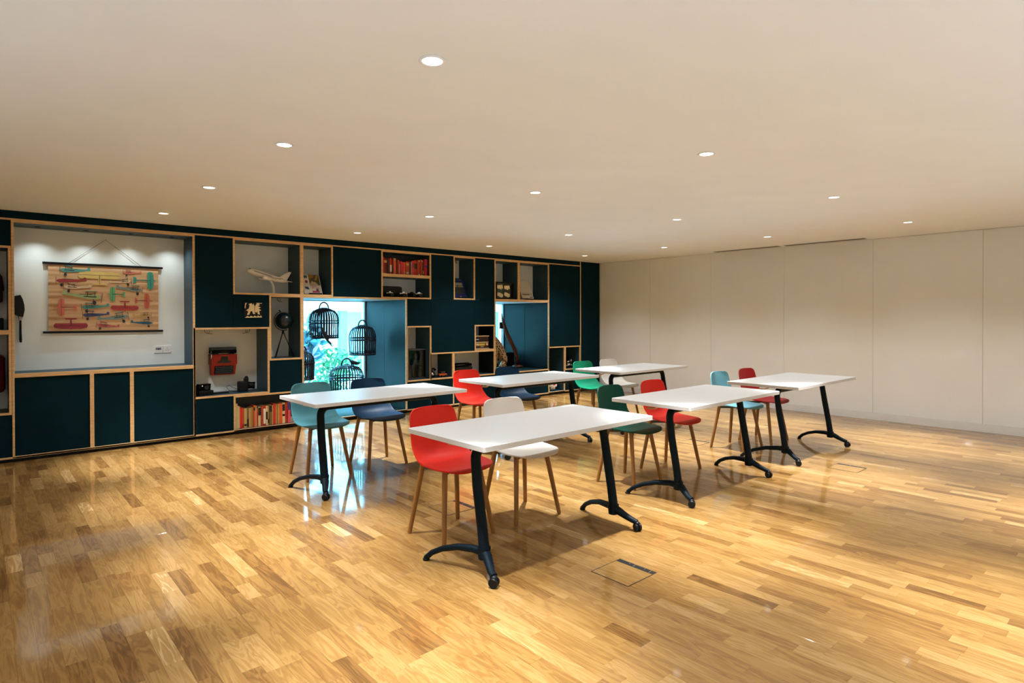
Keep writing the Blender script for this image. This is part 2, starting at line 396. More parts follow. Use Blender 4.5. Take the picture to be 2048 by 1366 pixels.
# ------------------------------------------------------------------ recessed downlights
M_LENS = mat('lit_lens', (0.9, 0.9, 0.9, 1), 0.4, emit=((1.0, 0.98, 0.94, 1), 2.4))
def lamp_light(name, parent, energy, deg, blend, radius, col, z=-0.012):
    ld = bpy.data.lights.new(name, 'SPOT'); ld.energy = energy; ld.spot_size = math.radians(deg); ld.spot_blend = blend
    ld.shadow_soft_size = radius; ld.color = col
    lo = bpy.data.objects.new(name, ld); COL.objects.link(lo); lo.parent = parent; lo.location = (0, 0, z); return lo
LX = [1.3665+2.0735*i for i in range(4)]; LY = [2.0094+1.5551*j for j in range(4)]
rowname = ['leftmost ceiling line', 'second ceiling line from the left', 'second ceiling line from the white wall', 'ceiling line by the white wall']
def downlight(x, y, label):
    d = thing('downlight', label, 'ceiling light', (x, y, ZC), 0, 'recessed ceiling downlights')
    S().lathe([(0.0405, 0.0), (0.054, -0.0005), (0.055, -0.003), (0.050, -0.005), (0.042, -0.004), (0.0405, 0.0)], 28).build('trim_ring', M_CEIL, d)
    S().lathe([(0.0, -0.003), (0.041, -0.0025), (0.041, -0.0005), (0.0, -0.0005)], 28).build('lens', M_LENS, d)
    lamp_light('beam', d, SPOT_W, SPOT_DEG, SPOT_BLEND, 0.03, LAMP_COL)
    lamp_light('field', d, SPILL_W, SPILL_DEG, 1.0, 0.03, LAMP_COL)
for i, x in enumerate(LX):
    for j, y in enumerate(LY):
        downlight(x, y, 'round downlight, %s from the shelving, %s' % (ORD[3-j], rowname[i]))
for i, x in enumerate(LX):
    downlight(x, 0.38, 'round downlight above the viewer, %s' % rowname[i])

# ------------------------------------------------------------------ added fill lamps out of view, put in to brighten the ceiling
for k, (x, y) in enumerate(((-1.2, 2.6), (-1.2, 0.2), (0.2, -1.25), (2.6, -1.25), (5.4, -1.25))):
    d = thing('added_fill_lamp', 'added fill lamp, short cylinder on the floor out of view, %s from the shelving' % ORD[k], 'added fill lamp', (x, y, 0.0006), 0, 'added ceiling fill lamps out of view')
    S().lathe([(0.0, 0.0), (0.11, 0.0), (0.11, 0.012), (0.085, 0.02), (0.085, 0.26), (0.078, 0.26), (0.078, 0.215), (0.0, 0.215)], 24).build('housing', M_WHITE, d)
    S().lathe([(0.0, 0.222), (0.077, 0.222), (0.077, 0.218), (0.0, 0.218)], 24).build('lens', M_LENS, d)
    lo = lamp_light('added_fill', d, FILL_W*(0.6 if k == 0 else 1.0), 150, 0.5, 0.06, FILL_COL, 0.262); lo.rotation_euler = (math.pi, 0, 0)

# ------------------------------------------------------------------ slot air vents in the ceiling
for (ya, yb_, lab) in ((3.90, 4.95, 'long slot air vent in the ceiling, farther from the viewer'), (2.77, 3.85, 'long slot air vent in the ceiling, nearer the viewer')):
    v = thing('air_vent', lab, 'air vent', (8.70, (ya+yb_)/2, ZC), 0, 'slot vents along the whiteboard wall')
    h = (yb_-ya)/2
    m = MB(); m.box(-0.075, -0.06, -h, h, -0.006, -0.0005); m.box(0.06, 0.075, -h, h, -0.006, -0.0005); m.box(-0.06, 0.06, -h, -h+0.015, -0.006, -0.0005); m.box(-0.06, 0.06, h-0.015, h, -0.006, -0.0005)
    m.build('vent_frame', M_CEIL, v)
    MB().box(-0.06, 0.06, -h+0.015, h-0.015, -0.0068, -0.0006).build('slot', mat('vent_dark', (0.05, 0.045, 0.035, 1), 0.8), v)
    for xx in (-0.03, 0.015):
        MB().box(xx, xx+0.008, -h+0.015, h-0.015, -0.0085, -0.0068).build('vane', mat('vent_vane', (0.28, 0.26, 0.22, 1), 0.6), v)

# ------------------------------------------------------------------ floor boxes
def floor_box(x, y, label):
    b = thing('floor_box', label, 'floor box', (x, y, 0.0005), 0, 'flush service boxes in the floor')
    h = 0.125; f = 0.004
    m = MB(); m.box(-h, -h+f, -h, h, 0, 0.0016); m.box(h-f, h, -h, h, 0, 0.0016); m.box(-h+f, h-f, -h, -h+f, 0, 0.0016); m.box(-h+f, h-f, h-f, h, 0, 0.0016)
    m.build('rim', mat('dark_rim', (0.04, 0.03, 0.022, 1), 0.4), b)
    lid = MB()
    n = 3; w_ = (2*h-2*f-0.034)/n
    tn = []
    for k in range(n):
        xa = -h+f+k*w_
        vs_, fs_ = plank_verts(xa, -h+f, xa+w_, h-f, 0.0012, 0.0003, 0.0); lid.add(vs_, fs_)
    lo = lid.build('lid', M_FLOOR, b)
    rr = random.Random(int(x*100)); set_tone(lo.data, [(rr.uniform(0.5, 0.62), 0.3, 0.8)]*len(lo.data.polygons))
    MB().box(h-f-0.034, h-f, -h+f, h-f, 0, 0.0014).build('cable_flap', mat('flap_grey', (0.025, 0.03, 0.032, 1), 0.25, metal=0.3), b)
    for yy in (-0.095, -0.055, 0.01, 0.045):
        MB().box(h-f-0.028 if yy in (-0.095, 0.01) else h-f-0.014, h-f-0.004, yy-0.0025, yy+0.0025, 0.0014, 0.0022).build('clip', M_CHROME, b)
floor_box(2.592, 2.005, 'square wooden floor box with dark flap, in the open floor before the nearest table')
floor_box(2.555, 3.52, 'square floor box half hidden behind the front red chair legs')
floor_box(5.89, 2.03, 'square floor box on the clear floor right of the middle tables')
floor_box(5.86, 3.57, 'square floor box behind the green and red chairs of the middle table')

# ------------------------------------------------------------------ flip-top tables
TZ = 0.737; TL, TWD = 1.41, 0.705
def make_table():
    t = thing('folding_table', 'x', 'table')
    m = MB(); bm = bmesh.new(); bmesh.ops.create_cube(bm, size=1)
    for q in bm.verts: q.co = Vector((q.co.x*TL, q.co.y*TWD, TZ-0.014+q.co.z*0.028))
    bmesh.ops.bevel(bm, geom=[e for e in bm.edges if abs(e.verts[0].co.z-e.verts[1].co.z) > 0.01], offset=0.014, segments=4, affect='EDGES', profile=0.5)
    bmesh.ops.bevel(bm, geom=[e for e in bm.edges if abs(e.verts[0].co.z-e.verts[1].co.z) < 1e-5], offset=0.0022, segments=2, affect='EDGES', profile=0.5)
    bm.verts.index_update(); m.add([q.co.copy() for q in bm.verts], [[q.index for q in f.verts] for f in bm.faces]); bm.free()
    m.build('tabletop', M_TOP, t)
    zb = TZ-0.028
    # cross beam
    b = S(); b.tube([(-0.47, -0.07, zb-0.036), (0.47, -0.07, zb-0.036)], 0.03, 12, (0.8, 1.0)); o = b.build('beam', M_STEEL, t); smooth_by(o)
    for s in (-1, 1):
        # column with bent shoulder running into the beam
        pts = []
        for k in range(7):
            a = math.pi/2*k/6
            pts.append((s*(0.47+0.07*math.sin(a)), -0.07-0.006*(1-math.cos(a)), zb-0.036-0.07*(1-math.cos(a))))
        pts += [(s*0.545, -0.098, 0.46), (s*0.545, -0.135, 0.26), (s*0.545, -0.156, 0.125)]
        c = S(); c.tube(pts, [0.03]*7+[0.031, 0.031, 0.032], 14, (1.0, 0.86), up=Vector((0, 1, 0))); o = c.build('leg', M_STEEL, t); smooth_by(o)
        br = MB(); br.rbox(s*0.50-0.05, s*0.50+0.05, -0.16, 0.12, zb-0.012, zb-0.0005, 0.003); br.build('mounting_plate', M_STEEL, t)
        # foot: rear arm, hub, front arm with castor
        f = S()
        A = [Vector((s*0.548, -0.165, 0.125)), Vector((s*0.565, -0.09, 0.128)), Vector((s*0.597, 0.01, 0.118)), Vector((s*0.63, 0.11, 0.088)), Vector((s*0.652, 0.18, 0.052)), Vector((s*0.664, 0.222, 0.014))]
        f.tube(A, [0.028, 0.025, 0.021, 0.019, 0.018, 0.018], 10, (1.0, 0.85))
        B = [Vector((s*0.545, -0.145, 0.13)), Vector((s*0.555, -0.19, 0.112)), Vector((s*0.575, -0.235, 0.084)), Vector((s*0.592, -0.268, 0.066)), Vector((s*0.60, -0.300, 0.056))]
        f.tube(B, [0.031, 0.029, 0.024, 0.021, 0.02], 10, (1.0, 0.85))
        f.tube([(s*0.545, -0.15, 0.088), (s*0.545, -0.152, 0.15)], [0.03, 0.037], 14)
        o = f.build('foot', M_STEEL, t); smooth_by(o, 50)
        S().lathe([(0.0, 0.0005), (0.019, 0.0005), (0.02, 0.01), (0.0, 0.012)], 14, Matrix.Translation((s*0.664, 0.222, 0))).build('glide', M_BLACK, o)
        # twin wheel castor
        W = Matrix.Translation((s*0.602, -0.302, 0.0262)) @ Matrix.Rotation(math.radians(90), 4, 'Y') @ Matrix.Rotation(0.5*s, 4, 'X')
        cs = S(); cs.lathe([(0.0, -0.022), (0.022, -0.022), (0.0255, -0.018), (0.0255, -0.006), (0.018, -0.004), (0.018, 0.004), (0.0255, 0.006), (0.0255, 0.018), (0.022, 0.022), (0.0, 0.022)], 20, W)
        o2 = cs.build('castor', M_BLACK, o); smooth_by(o2, 35)
        S().ball((s*0.60, -0.297, 0.048), 0.021, 12, 8, (1, 1.1, 0.75)).build('castor_hood', M_BLACK, o)
    # tilt lever under the top
    lv = S(); lv.tube([(-0.60, -0.02, zb-0.012), (-0.60, 0.02, zb-0.03), (-0.60, 0.075, zb-0.032)], [0.009, 0.009, 0.012], 8, (1.6, 0.7)); lv.build('tilt_lever', mat('beige_lever', rgb(205, 178, 140), 0.5), t)
    return t
tables = [((2.555, 2.635), 'white folding table nearest the viewer, with a red and a white chair'),
          ((2.55, 4.60), 'white folding table nearest the cages window, with pale blue and navy chairs'),
          ((4.41, 4.64), 'white folding table in the middle of the far row, with red and navy chairs'),
          ((6.23, 4.67), 'white folding table farthest back, with a green and a white chair'),
          ((4.44, 2.66), 'white folding table in the middle of the near row, with dark green and red chairs'),
          ((6.24, 2.66), 'white folding table at the right end, with pale blue and dark red chairs')]
tp = make_table()
for k, (xy, lab) in enumerate(tables):
    o = tp if k == 0 else copy_tree(tp)
    o.location = (xy[0], xy[1], 0); tag(o, lab, 'table', 'white folding tables set out in two rows')

# ------------------------------------------------------------------ shell chairs
def chair_shell():
    prof = [(0.238, 0.787), (0.236, 0.778), (0.232, 0.762), (0.226, 0.735), (0.217, 0.69), (0.208, 0.645), (0.199, 0.60), (0.190, 0.56), (0.178, 0.522), (0.160, 0.49), (0.133, 0.466), (0.10, 0.452), (0.06, 0.446), (0.01, 0.445),
            (-0.045, 0.447), (-0.10, 0.450), (-0.145, 0.451), (-0.18, 0.449), (-0.205, 0.445), (-0.222, 0.440), (-0.232, 0.435), (-0.237, 0.431)]
    wid = [0.135, 0.158, 0.174, 0.185, 0.190, 0.192, 0.194, 0.196, 0.200, 0.204, 0.207, 0.209, 0.211, 0.213, 0.214, 0.212, 0.205, 0.191, 0.172, 0.148, 0.120, 0.085]
    n = 16; b = S(); vs = []; fs = []
    for i, ((y, z), w_) in enumerate(zip(prof, wid)):
        back = max(0, min(1, (z-0.47)/0.15)); seat = 1-back
        crease = math.exp(-((i-9.5)/2.6)**2)
        for j in range(n+1):
            u = -1+2*j/n
            x = u*w_
            yy = y - back*0.030*u*u - crease*0.030*u*u
            zz = z + seat*0.010*u*u*(1 if y > -0.1 else 0.3) + crease*0.028*abs(u)**2.5
            vs.append((x, yy, zz))
    for i in range(len(prof)-1):
        for j in range(n): fs.append((i*(n+1)+j, i*(n+1)+j+1, (i+1)*(n+1)+j+1, (i+1)*(n+1)+j))
    b.add(vs, fs); return b
SHELL_MESH = None
def make_chair():
    t = thing('shell_chair', 'x', 'chair')
    o = chair_shell().build('seat_shell', mat('shell_base', (0.5, 0.5, 0.5, 1), 0.4), t)
    md = o.modifiers.new('s', 'SUBSURF'); md.levels = md.render_levels = 1
    md = o.modifiers.new('t', 'SOLIDIFY'); md.thickness = 0.009; md.offset = -1
    md = o.modifiers.new('b', 'BEVEL'); md.width = 0.0025; md.segments = 2; md.limit_method = 'ANGLE'; md.angle_limit = math.radians(50)
    dg = bpy.context.evaluated_depsgraph_get(); me = bpy.data.meshes.new_from_object(o.evaluated_get(dg)); o.modifiers.clear(); o.data = me; me.name = 'seat_shell'
    for p in me.polygons: p.use_smooth = True
    for sx in (-1, 1):
        for sy in (-1, 1):
            top = Vector((sx*0.135, sy*0.115+0.005, 0.437)); bot = Vector((sx*0.197, sy*0.182, 0.0))
            l = S(); ps = [bot, bot.lerp(top, 0.02), bot.lerp(top, 0.5), top]
            l.tube(ps, [0.0125, 0.0142, 0.016, 0.0175], 12); o = l.build('leg', M_LEGWOOD, t); smooth_by(o, 50)
    m = MB(); 
    for s in (-1, 1):
        T = Matrix.Rotation(s*math.atan2(0.12, 0.135), 4, 'Z'); m.box(-0.17, 0.17, -0.016, 0.016, 0.418, 0.436, T)
    m.build('under_frame', mat('frame_grey', (0.06, 0.06, 0.06, 1), 0.4), t)
    return t
def plastic(name, col): return mat(name, col, 0.5, spec=0.14, var=0.02, nscale=200, bump=0.03)
C_RED = plastic('red_shell', (0.56, 0.022, 0.012, 1)); C_DRED = plastic('dark_red_shell', (0.36, 0.012, 0.016, 1))
C_WHITE = plastic('warm_white_shell', (0.62, 0.60, 0.56, 1)); C_ICE = plastic('ice_blue_shell', (0.065, 0.21, 0.25, 1)); C_ICE2 = plastic('sky_blue_shell', (0.13, 0.33, 0.40, 1))
C_NAVY = plastic('navy_shell', (0.001, 0.020, 0.050, 1)); C_GREEN = plastic('emerald_shell', (0.003, 0.15, 0.075, 1)); C_DGREEN = plastic('bottle_green_shell', (0.004, 0.055, 0.036, 1))
chairs = [((2.25, 3.11), 2, C_RED, 'bright red shell chair at the nearest table, beside the white one'),
          ((2.845, 3.10), -2, C_WHITE, 'white shell chair at the nearest table, beside the red one'),
          ((2.245, 5.06), 0, C_ICE, 'pale teal blue shell chair in front of the cages window'),
          ((2.815, 5.06), 0, C_NAVY, 'navy shell chair beside the pale teal chair at the window table'),
          ((4.08, 5.15), 1, C_RED, 'red shell chair in the far row, standing before the shelving niches'),
          ((4.68, 5.15), -1, C_NAVY, 'blue navy shell chair beside the far red chair'),
          ((6.02, 5.15), -3, C_GREEN, 'bright green shell chair at the farthest table'),
          ((6.56, 5.15), -2, C_WHITE, 'white shell chair at the farthest table, against the white wall'),
          ((4.07, 3.09), 3, C_DGREEN, 'dark green shell chair at the middle near table'),
          ((4.69, 3.10), 0, C_RED, 'red shell chair beside the dark green one at the middle near table'),
          ((5.955, 3.13), 0, C_ICE2, 'sky blue shell chair at the right end table'),
          ((6.54, 3.12), 0, C_DRED, 'dark red shell chair at the right end table')]
cp = make_chair()
for k, (xy, rz, cm, lab) in enumerate(chairs):
    o = cp if k == 0 else copy_tree(cp)
    o.location = (xy[0], xy[1], 0.0005); o.rotation_euler = (0, 0, math.radians(rz)); tag(o, lab, 'chair', 'plastic shell chairs with oak legs')
    for ch in [q for q in bpy.data.objects if q.parent == o and q.name.startswith('seat_shell')]:
        ch.material_slots[0].link = 'OBJECT'; ch.material_slots[0].material = cm

# ------------------------------------------------------------------ things in the niches
TI = T_+0.0008
YB = YS+DEP            # face of the niche back panels
def col(name, r, g, b, rough=0.5, **k): return mat(name, rgb(r, g, b), rough, **k)

# small spotlights in the poster niche
for k, x in enumerate((0.452, 0.846, 1.25, 1.65)):
    d = thing('niche_spotlight', 'tiny spotlight over the aeroplane scroll, %s from the left' % ORD[k], 'spotlight', (x, YS+0.21, ZT-TI), 0, 'spotlights in the scroll niche')
    S().lathe([(0.012, 0.0), (0.024, -0.001), (0.024, -0.005), (0.014, -0.006)], 18).build('bezel', M_BLACK, d)
    S().lathe([(0.0, -0.0055), (0.0135, -0.005), (0.0135, -0.001), (0.0, -0.001)], 18).build('lens', mat('cool_lens', (0.9, 0.9, 0.9, 1), 0.4, emit=((0.85, 0.97, 1.0, 1), 5.0)), d)
    lamp_light('beam', d, 5.5, 116, 1.0, 0.012, (0.86, 0.97, 1.0), -0.012)

# aeroplane scroll ------------------------------------------------------
PX0, PX1, PZ0, PZ1 = 0.542, 1.542, 1.232, 1.935
PY = YB-0.02
scroll = thing('wall_scroll', 'paper scroll printed with colourful vintage aeroplanes, hung by a cord', 'wall scroll', (1.042, PY, PZ0))
ox = 1.042
pw, phh = PX1-PX0, PZ1-PZ0
sh_ = S(); nz_, nxx = 70, 8; vs_ = []; fs_ = []
wr_ = random.Random(3); ph = [wr_.uniform(0, 6.28) for _ in range(6)]
def ripple(u, v):
    e = abs(u-0.5)*2
    return (0.0016*math.sin(v*38+ph[0])+0.0014*math.sin(v*61+ph[1]+u)+0.0009*math.sin(v*97+ph[2]-2*u))*(0.35+0.9*e*e)
for i in range(nz_+1):
    for j in range(nxx+1):
        u, v = j/nxx, i/nz_; vs_.append(((u-0.5)*pw, ripple(u, v), v*phh))
for i in range(nz_):
    for j in range(nxx): a = i*(nxx+1)+j; fs_.append((a, a+1, a+nxx+2, a+nxx+1))
sh_.add(vs_, fs_)
sheet = sh_.build('sheet', col('kraft_paper', 196, 156, 112, 0.7, var=0.05, nscale=5, stretch=(1, 1, 6)), scroll)
for z, nm in ((phh+0.004, 'top_rail'), (-0.012, 'bottom_rail')):
    MB().rbox(-0.545, 0.545, -0.010, 0.010, z-0.0, z+0.022, 0.002).build(nm, M_BLACK, scroll)
cdz = phh+0.026
S().tube([(-0.327, 0, cdz-0.004), (0, 0.006, cdz+0.268), (0.335, 0, cdz-0.004)], 0.0022, 6).build('cord', col('cord_brown', 70, 62, 50), scroll)
S().tube([(0, 0.0, cdz+0.268), (0, 0.0195, cdz+0.270)], 0.004, 8).build('nail', M_CHROME, scroll)
DARKINK = col('dark_ink', 40, 40, 44, 0.7)
def plane_side(c, L, flip, bi, fill, slope=0.0):
    """side view, nose at +x"""
    b = MB(); T = Matrix.Translation((c[0], -0.0052, c[1])) @ Matrix.Rotation(-slope, 4, 'Y') @ Matrix.Scale(-1 if flip else 1, 4, (1, 0, 0)) @ Matrix.Scale(L, 4) @ Matrix.Scale(1.3, 4, (0, 0, 1))
    e = 0.0006/L
    b.cur = 0
    b.prism([(0.46, 0.0), (0.42, 0.045), (0.22, 0.065), (-0.1, 0.045), (-0.38, 0.035), (-0.42, 0.10), (-0.49, 0.09), (-0.5, 0.0), (-0.4, -0.005), (0.1, -0.055), (0.36, -0.05)], 0, e, T)
    b.cur = 1
    b.prism([(0.462, 0.12), (0.474, 0.12), (0.474, -0.11), (0.462, -0.11)], -e, 0, T)
    if bi:
        b.cur = 0; b.prism([(0.05, 0.135), (0.33, 0.155), (0.33, 0.13), (0.05, 0.11)], 0, e, T); b.cur = 1
        b.prism([(0.04, 0.115), (0.34, 0.137), (0.34, 0.127), (0.04, 0.105)], -e, 0, T)
        for x in (0.1, 0.28): b.prism([(x, 0.12), (x+0.014, 0.12), (x+0.014, 0.0), (x, 0.0)], -e, 0, T)
        b.prism([(0.02, 0.01), (0.33, 0.02), (0.33, 0.0), (0.02, -0.012)], -e, 0, T)
    b.prism([(0.30+0.05*math.cos(a*0.785), -0.125+0.05*math.sin(a*0.785)) for a in range(8)], -e, 0, T)
    b.prism([(0.25, -0.04), (0.265, -0.04), (0.30, -0.11), (0.29, -0.12)], -e, 0, T)
    b.prism([(-0.1, 0.045), (0.22, 0.066), (0.22, 0.054), (-0.1, 0.035)], -e, 0, T)
    b.build('aeroplane_print', [fill, DARKINK], sheet)
def plane_top(c, span, length, ang, fill, wl=0.30):
    """plan view, nose at +x before turning by ang"""
    b = MB(); T = Matrix.Translation((c[0], -0.0052, c[1])) @ Matrix.Rotation(-ang, 4, 'Y')
    h, e = span/2, 0.0006; ch = span*(0.2 if ang in (math.pi/2, -math.pi/2) else 0.30); wx = length*wl
    b.cur = 0
    b.prism([(wx-ch/2, -h*0.9), (wx-ch*0.2, -h), (wx+ch*0.3, -h*0.95), (wx+ch/2, -h*0.6), (wx+ch/2, h*0.6), (wx+ch*0.3, h*0.95), (wx-ch*0.2, h), (wx-ch/2, h*0.9)], 0, e, T)
    b.prism([(length*0.5, 0), (length*0.44, span*0.035), (wx, span*0.045), (-length*0.5, span*0.012), (-length*0.5, -span*0.012), (wx, -span*0.045), (length*0.44, -span*0.035)], -e*0.5, 0, T)
    t = span*0.19; b.prism([(-length*0.5, -t), (-length*0.38, -t*0.8), (-length*0.36, 0), (-length*0.38, t*0.8), (-length*0.5, t)], 0, e, T)
    b.cur = 1
    b.prism([(wx-0.002, -h*0.96), (wx+0.001, -h*0.96), (wx+0.001, h*0.96), (wx-0.002, h*0.96)], -e, -e*0.6, T)
    b.prism([(-length*0.45, 0.0016), (wx, 0.003), (wx, -0.003), (-length*0.45, -0.0016)], -e, -e*0.6, T)
    b.build('aeroplane_print', [fill, DARKINK], sheet)
def pos(cx, cy):
    u = (cx-130)/1775.0; top = 150+80*u; bot = 1245-10*u
    return ((u-0.5)*pw, (1-(cy-top)/(bot-top))*phh)
K = pw/1775.0
TEAL = col('ink_teal', 70, 140, 130, 0.7); YEL = col('ink_yellow', 205, 175, 100, 0.7); COR = col('ink_coral', 205, 110, 88, 0.7); TGR = col('ink_sea_green', 50, 140, 120, 0.7)
DRE = col('ink_dark_red', 150, 48, 42, 0.7); CRE = col('ink_cream', 205, 180, 140, 0.7); GRB = col('ink_grey_blue', 112, 130, 122, 0.7); GRN = col('ink_green', 90, 160, 105, 0.7)
LGR = col('ink_pale_green', 150, 165, 110, 0.7); RED = col('ink_red', 165, 52, 46, 0.7); ROR = col('ink_red_orange', 190, 92, 62, 0.7); BLU = col('ink_blue', 52, 66, 110, 0.7)
CRI = col('ink_crimson', 150, 42, 58, 0.7); PNK = col('ink_pink', 180, 85, 80, 0.7); TBL = col('ink_teal_blue', 40, 92, 112, 0.7); OCH = col('ink_ochre', 180, 150, 80, 0.7)
for (cx, cy, L, fl_, bi, c_, sl) in ((530, 250, 480, 1, 1, TEAL, 0), (1450, 290, 320, 1, 1, COR, 0), (470, 415, 480, 1, 0, DRE, 0.03), (1260, 435, 380, 0, 1, CRE, 0.12), (565, 520, 440, 1, 1, CRE, 0),
                                  (1410, 555, 460, 0, 1, GRB, -0.1), (650, 665, 640, 0, 1, LGR, -0.1), (840, 840, 460, 1, 1, TEAL, 0.06), (850, 970, 440, 1, 1, BLU, 0.03), (1140, 1020, 520, 0, 1, GRB, 0.13),
                                  (1620, 985, 330, 0, 1, OCH, 0.1), (1040, 1150, 390, 1, 1, PNK, -0.13), (1615, 1105, 390, 0, 1, TBL, -0.03)):
    plane_side(pos(cx, cy), L*K, bool(fl_), bool(bi), c_, sl)
for (cx, cy, sp, ln, an, c_, wl) in ((915, 375, 680, 260, math.pi/2, YEL, 0.22), (1670, 412, 350, 400, 0, TGR, 0.24), (1175, 635, 280, 300, math.pi, GRN, 0.18), (375, 842, 320, 360, math.pi, COR, 0.15),
                                 (1325, 830, 470, 205, -math.pi/2, RED, 0.18), (1650, 745, 300, 310, 0, ROR, 0.17), (465, 1110, 520, 210, -math.pi/2, CRI, 0.2)):
    plane_top(pos(cx, cy), sp*K, ln*K, an, c_, wl)

# sockets -----------------------------------------------------------------
s1 = thing('data_socket', 'white wall plate with data port, left of the power socket', 'socket', (1.542, YB, 1.017))
MB().rbox(-0.043, 0.043, -0.010, -0.0002, -0.043, 0.043, 0.003).build('plate', M_WHITE, s1)
MB().rbox(-0.028, 0.028, -0.012, -0.009, -0.005, 0.022, 0.001).build('port', col('port_grey', 120, 130, 135), s1)
MB().box(-0.008, 0.008, -0.0125, -0.0115, -0.001, 0.008).build('port_hole', M_BLACK, s1)
s2 = thing('power_socket', 'white three pin power socket beside the data plate', 'socket', (1.630, YB, 1.017))
MB().rbox(-0.043, 0.043, -0.010, -0.0002, -0.043, 0.043, 0.003).build('plate', M_WHITE, s2)
for (x, z, a, b) in ((0, 0.012, 0.0022, 0.005), (-0.011, -0.010, 0.005, 0.0022), (0.011, -0.010, 0.005, 0.0022)):
    MB().box(x-a, x+a, -0.0108, -0.0098, z-b, z+b).build('pin_hole', M_BLACK, s2)
MB().rbox(0.026, 0.034, -0.0125, -0.009, -0.010, 0.006, 0.001).build('switch', M_WHITE, s2)

# black paddle-shaped pouch with strap, hanging at the left of the poster niche
h = thing('hanging_case', 'black pointed leather case with a hanging strap, left of the scroll', 'case', (0.315, YB, 1.13))
b = MB(); b.prism([(-0.042, 0.47), (0.004, 0.482), (0.022, 0.44), (0.034, 0.38), (0.036, 0.33), (0.024, 0.262), (-0.012, 0.268), (-0.042, 0.285)], -0.06, -0.002); b.build('pouch', M_BLACK, h)
S().tube([(-0.012, -0.03, 0.268), (-0.006, -0.03, 0.235), (0.006, -0.03, 0.222), (0.016, -0.03, 0.24), (0.018, -0.03, 0.264)], 0.003, 6).build('ring', M_CHROME, h)
S().tube([(0.004, -0.028, 0.225), (0.003, -0.028, 0.12), (0.004, -0.028, 0.03), (0.006, -0.028, 0.004)], [0.010, 0.011, 0.013, 0.009], 10, (1.0, 0.9)).build('strap', M_BLACK, h)

# left bay: hung leather things and a small black case
t = thing('leather_satchel', 'dark red leather satchel hung in the upper left niche', 'bag', (0.05, YB-0.02, 1.47))
b = S(); b.tube([(-0.10, -0.05, 0.0), (-0.10, -0.05, 0.30)], 0.1, 12, (1, 0.5)); b = MB(); b.rbox(-0.22, 0.132, -0.09, 0.0, 0.06, 0.33, 0.02); b.build('body', col('oxblood', 72, 14, 12, 0.45), t)
S().tube([(-0.18, -0.04, 0.33), (-0.1, -0.04, 0.42), (0.05, -0.04, 0.42), (0.125, -0.04, 0.32), (0.14, -0.04, 0.18)], 0.006, 6).build('strap', M_BLACK, t)
MB().rbox(-0.14, 0.05, -0.096, -0.088, 0.10, 0.22, 0.003).build('flap', col('oxblood_dark', 55, 10, 9, 0.45), t)
t = thing('small_black_case', 'small black box case on the shelf under the red satchel', 'case', (0.10, YB-0.08, 1.244+TI))
MB().rbox(-0.12, 0.085, -0.06, 0.06, 0.0, 0.115, 0.008).build('body', M_BLACK, t)
MB().rbox(-0.03, 0.02, -0.064, -0.058, 0.06, 0.09, 0.002).build('clasp', M_CHROME, t)
t = thing('red_suitcase', 'dark red rounded suitcase hung in the lower left niche', 'suitcase', (0.0, YB-0.005, 0.645))
MB().rbox(-0.28, 0.196, -0.13, 0.0, 0.0, 0.375, 0.04).build('shell', col('suitcase_red', 98, 14, 16, 0.4), t)
S().tube([(-0.1, -0.065, 0.37), (-0.09, -0.065, 0.405), (0.03, -0.065, 0.405), (0.04, -0.065, 0.37)], 0.009, 8).build('handle', M_BLACK, t)
MB().box(-0.281, 0.197, -0.068, -0.062, 0.03, 0.345).build('seam_band', M_BLACK, t)

# red typewriter mounted on the back of its niche --------------------------
RT = col('typewriter_red', 150, 14, 12, 0.35)
t = thing('red_typewriter', 'red portable typewriter mounted upright on the niche back', 'typewriter', (2.215, YB, 0.685)); t.scale = (0.86, 1, 1)
b = MB()
b.add([(-0.15, -0.002, 0.0), (0.15, -0.002, 0.0), (0.165, -0.002, 0.25), (-0.165, -0.002, 0.25), (-0.155, -0.092, 0.003), (0.155, -0.092, 0.003), (0.162, -0.125, 0.13), (-0.162, -0.125, 0.13), (0.165, -0.14, 0.25), (-0.165, -0.14, 0.25)],
      [(0, 1, 5, 4), (4, 5, 6, 7), (7, 6, 8, 9), (9, 8, 2, 3), (0, 4, 7, 9, 3), (1, 2, 8, 6, 5), (0, 3, 2, 1)])
o = b.build('housing', RT, t)
for s in (-1, 1): MB().rbox(s*0.163-0.006, s*0.163+0.006, -0.138, -0.003, 0.13, 0.252, 0.004).build('side_cheek', RT, t)
b = MB(); Tt = Matrix.Translation((0, -0.1095, 0.064)) @ Matrix.Rotation(math.atan2(0.033, 0.127), 4, 'X')
MB().rbox(-0.125, 0.125, -0.006, 0.004, -0.05, 0.052, 0.004, Tt).build('key_well', M_BLACK, t)
for r in range(4):
    for c in range(11):
        x = -0.104+c*0.0205+(r % 2)*0.006; z = 0.035-r*0.023
        o = S().lathe([(0.0, -0.004), (0.0075, -0.004), (0.0085, 0.0), (0.0085, 0.002)], 8, Tt @ Matrix.Translation((x, -0.010, z)) @ Matrix.Rotation(math.radians(-90), 4, 'X')).build('key', col('key_grey', 60, 72, 80, 0.3), t)
b = MB(); b.prism([(-0.085, 0.150), (0.085, 0.150), (0.088, 0.165), (0.045, 0.175), (0.045, 0.225), (-0.045, 0.225), (-0.045, 0.175), (-0.088, 0.165)], -0.1425, -0.125); b.build('type_basket', col('basket_green', 14, 26, 14, 0.6), t)
S().tube([(-0.165, -0.105, 0.285), (0.165, -0.105, 0.285)], 0.026, 16).build('platen', M_BLACK, t)
MB().rbox(-0.168, 0.168, -0.12, -0.02, 0.295, 0.337, 0.006).build('carriage_cover', col('carriage_blue', 18, 38, 46, 0.4), t)
S().tube([(-0.13, -0.133, 0.262), (0.13, -0.133, 0.262)], 0.0035, 8).build('paper_bail', M_CHROME, t)
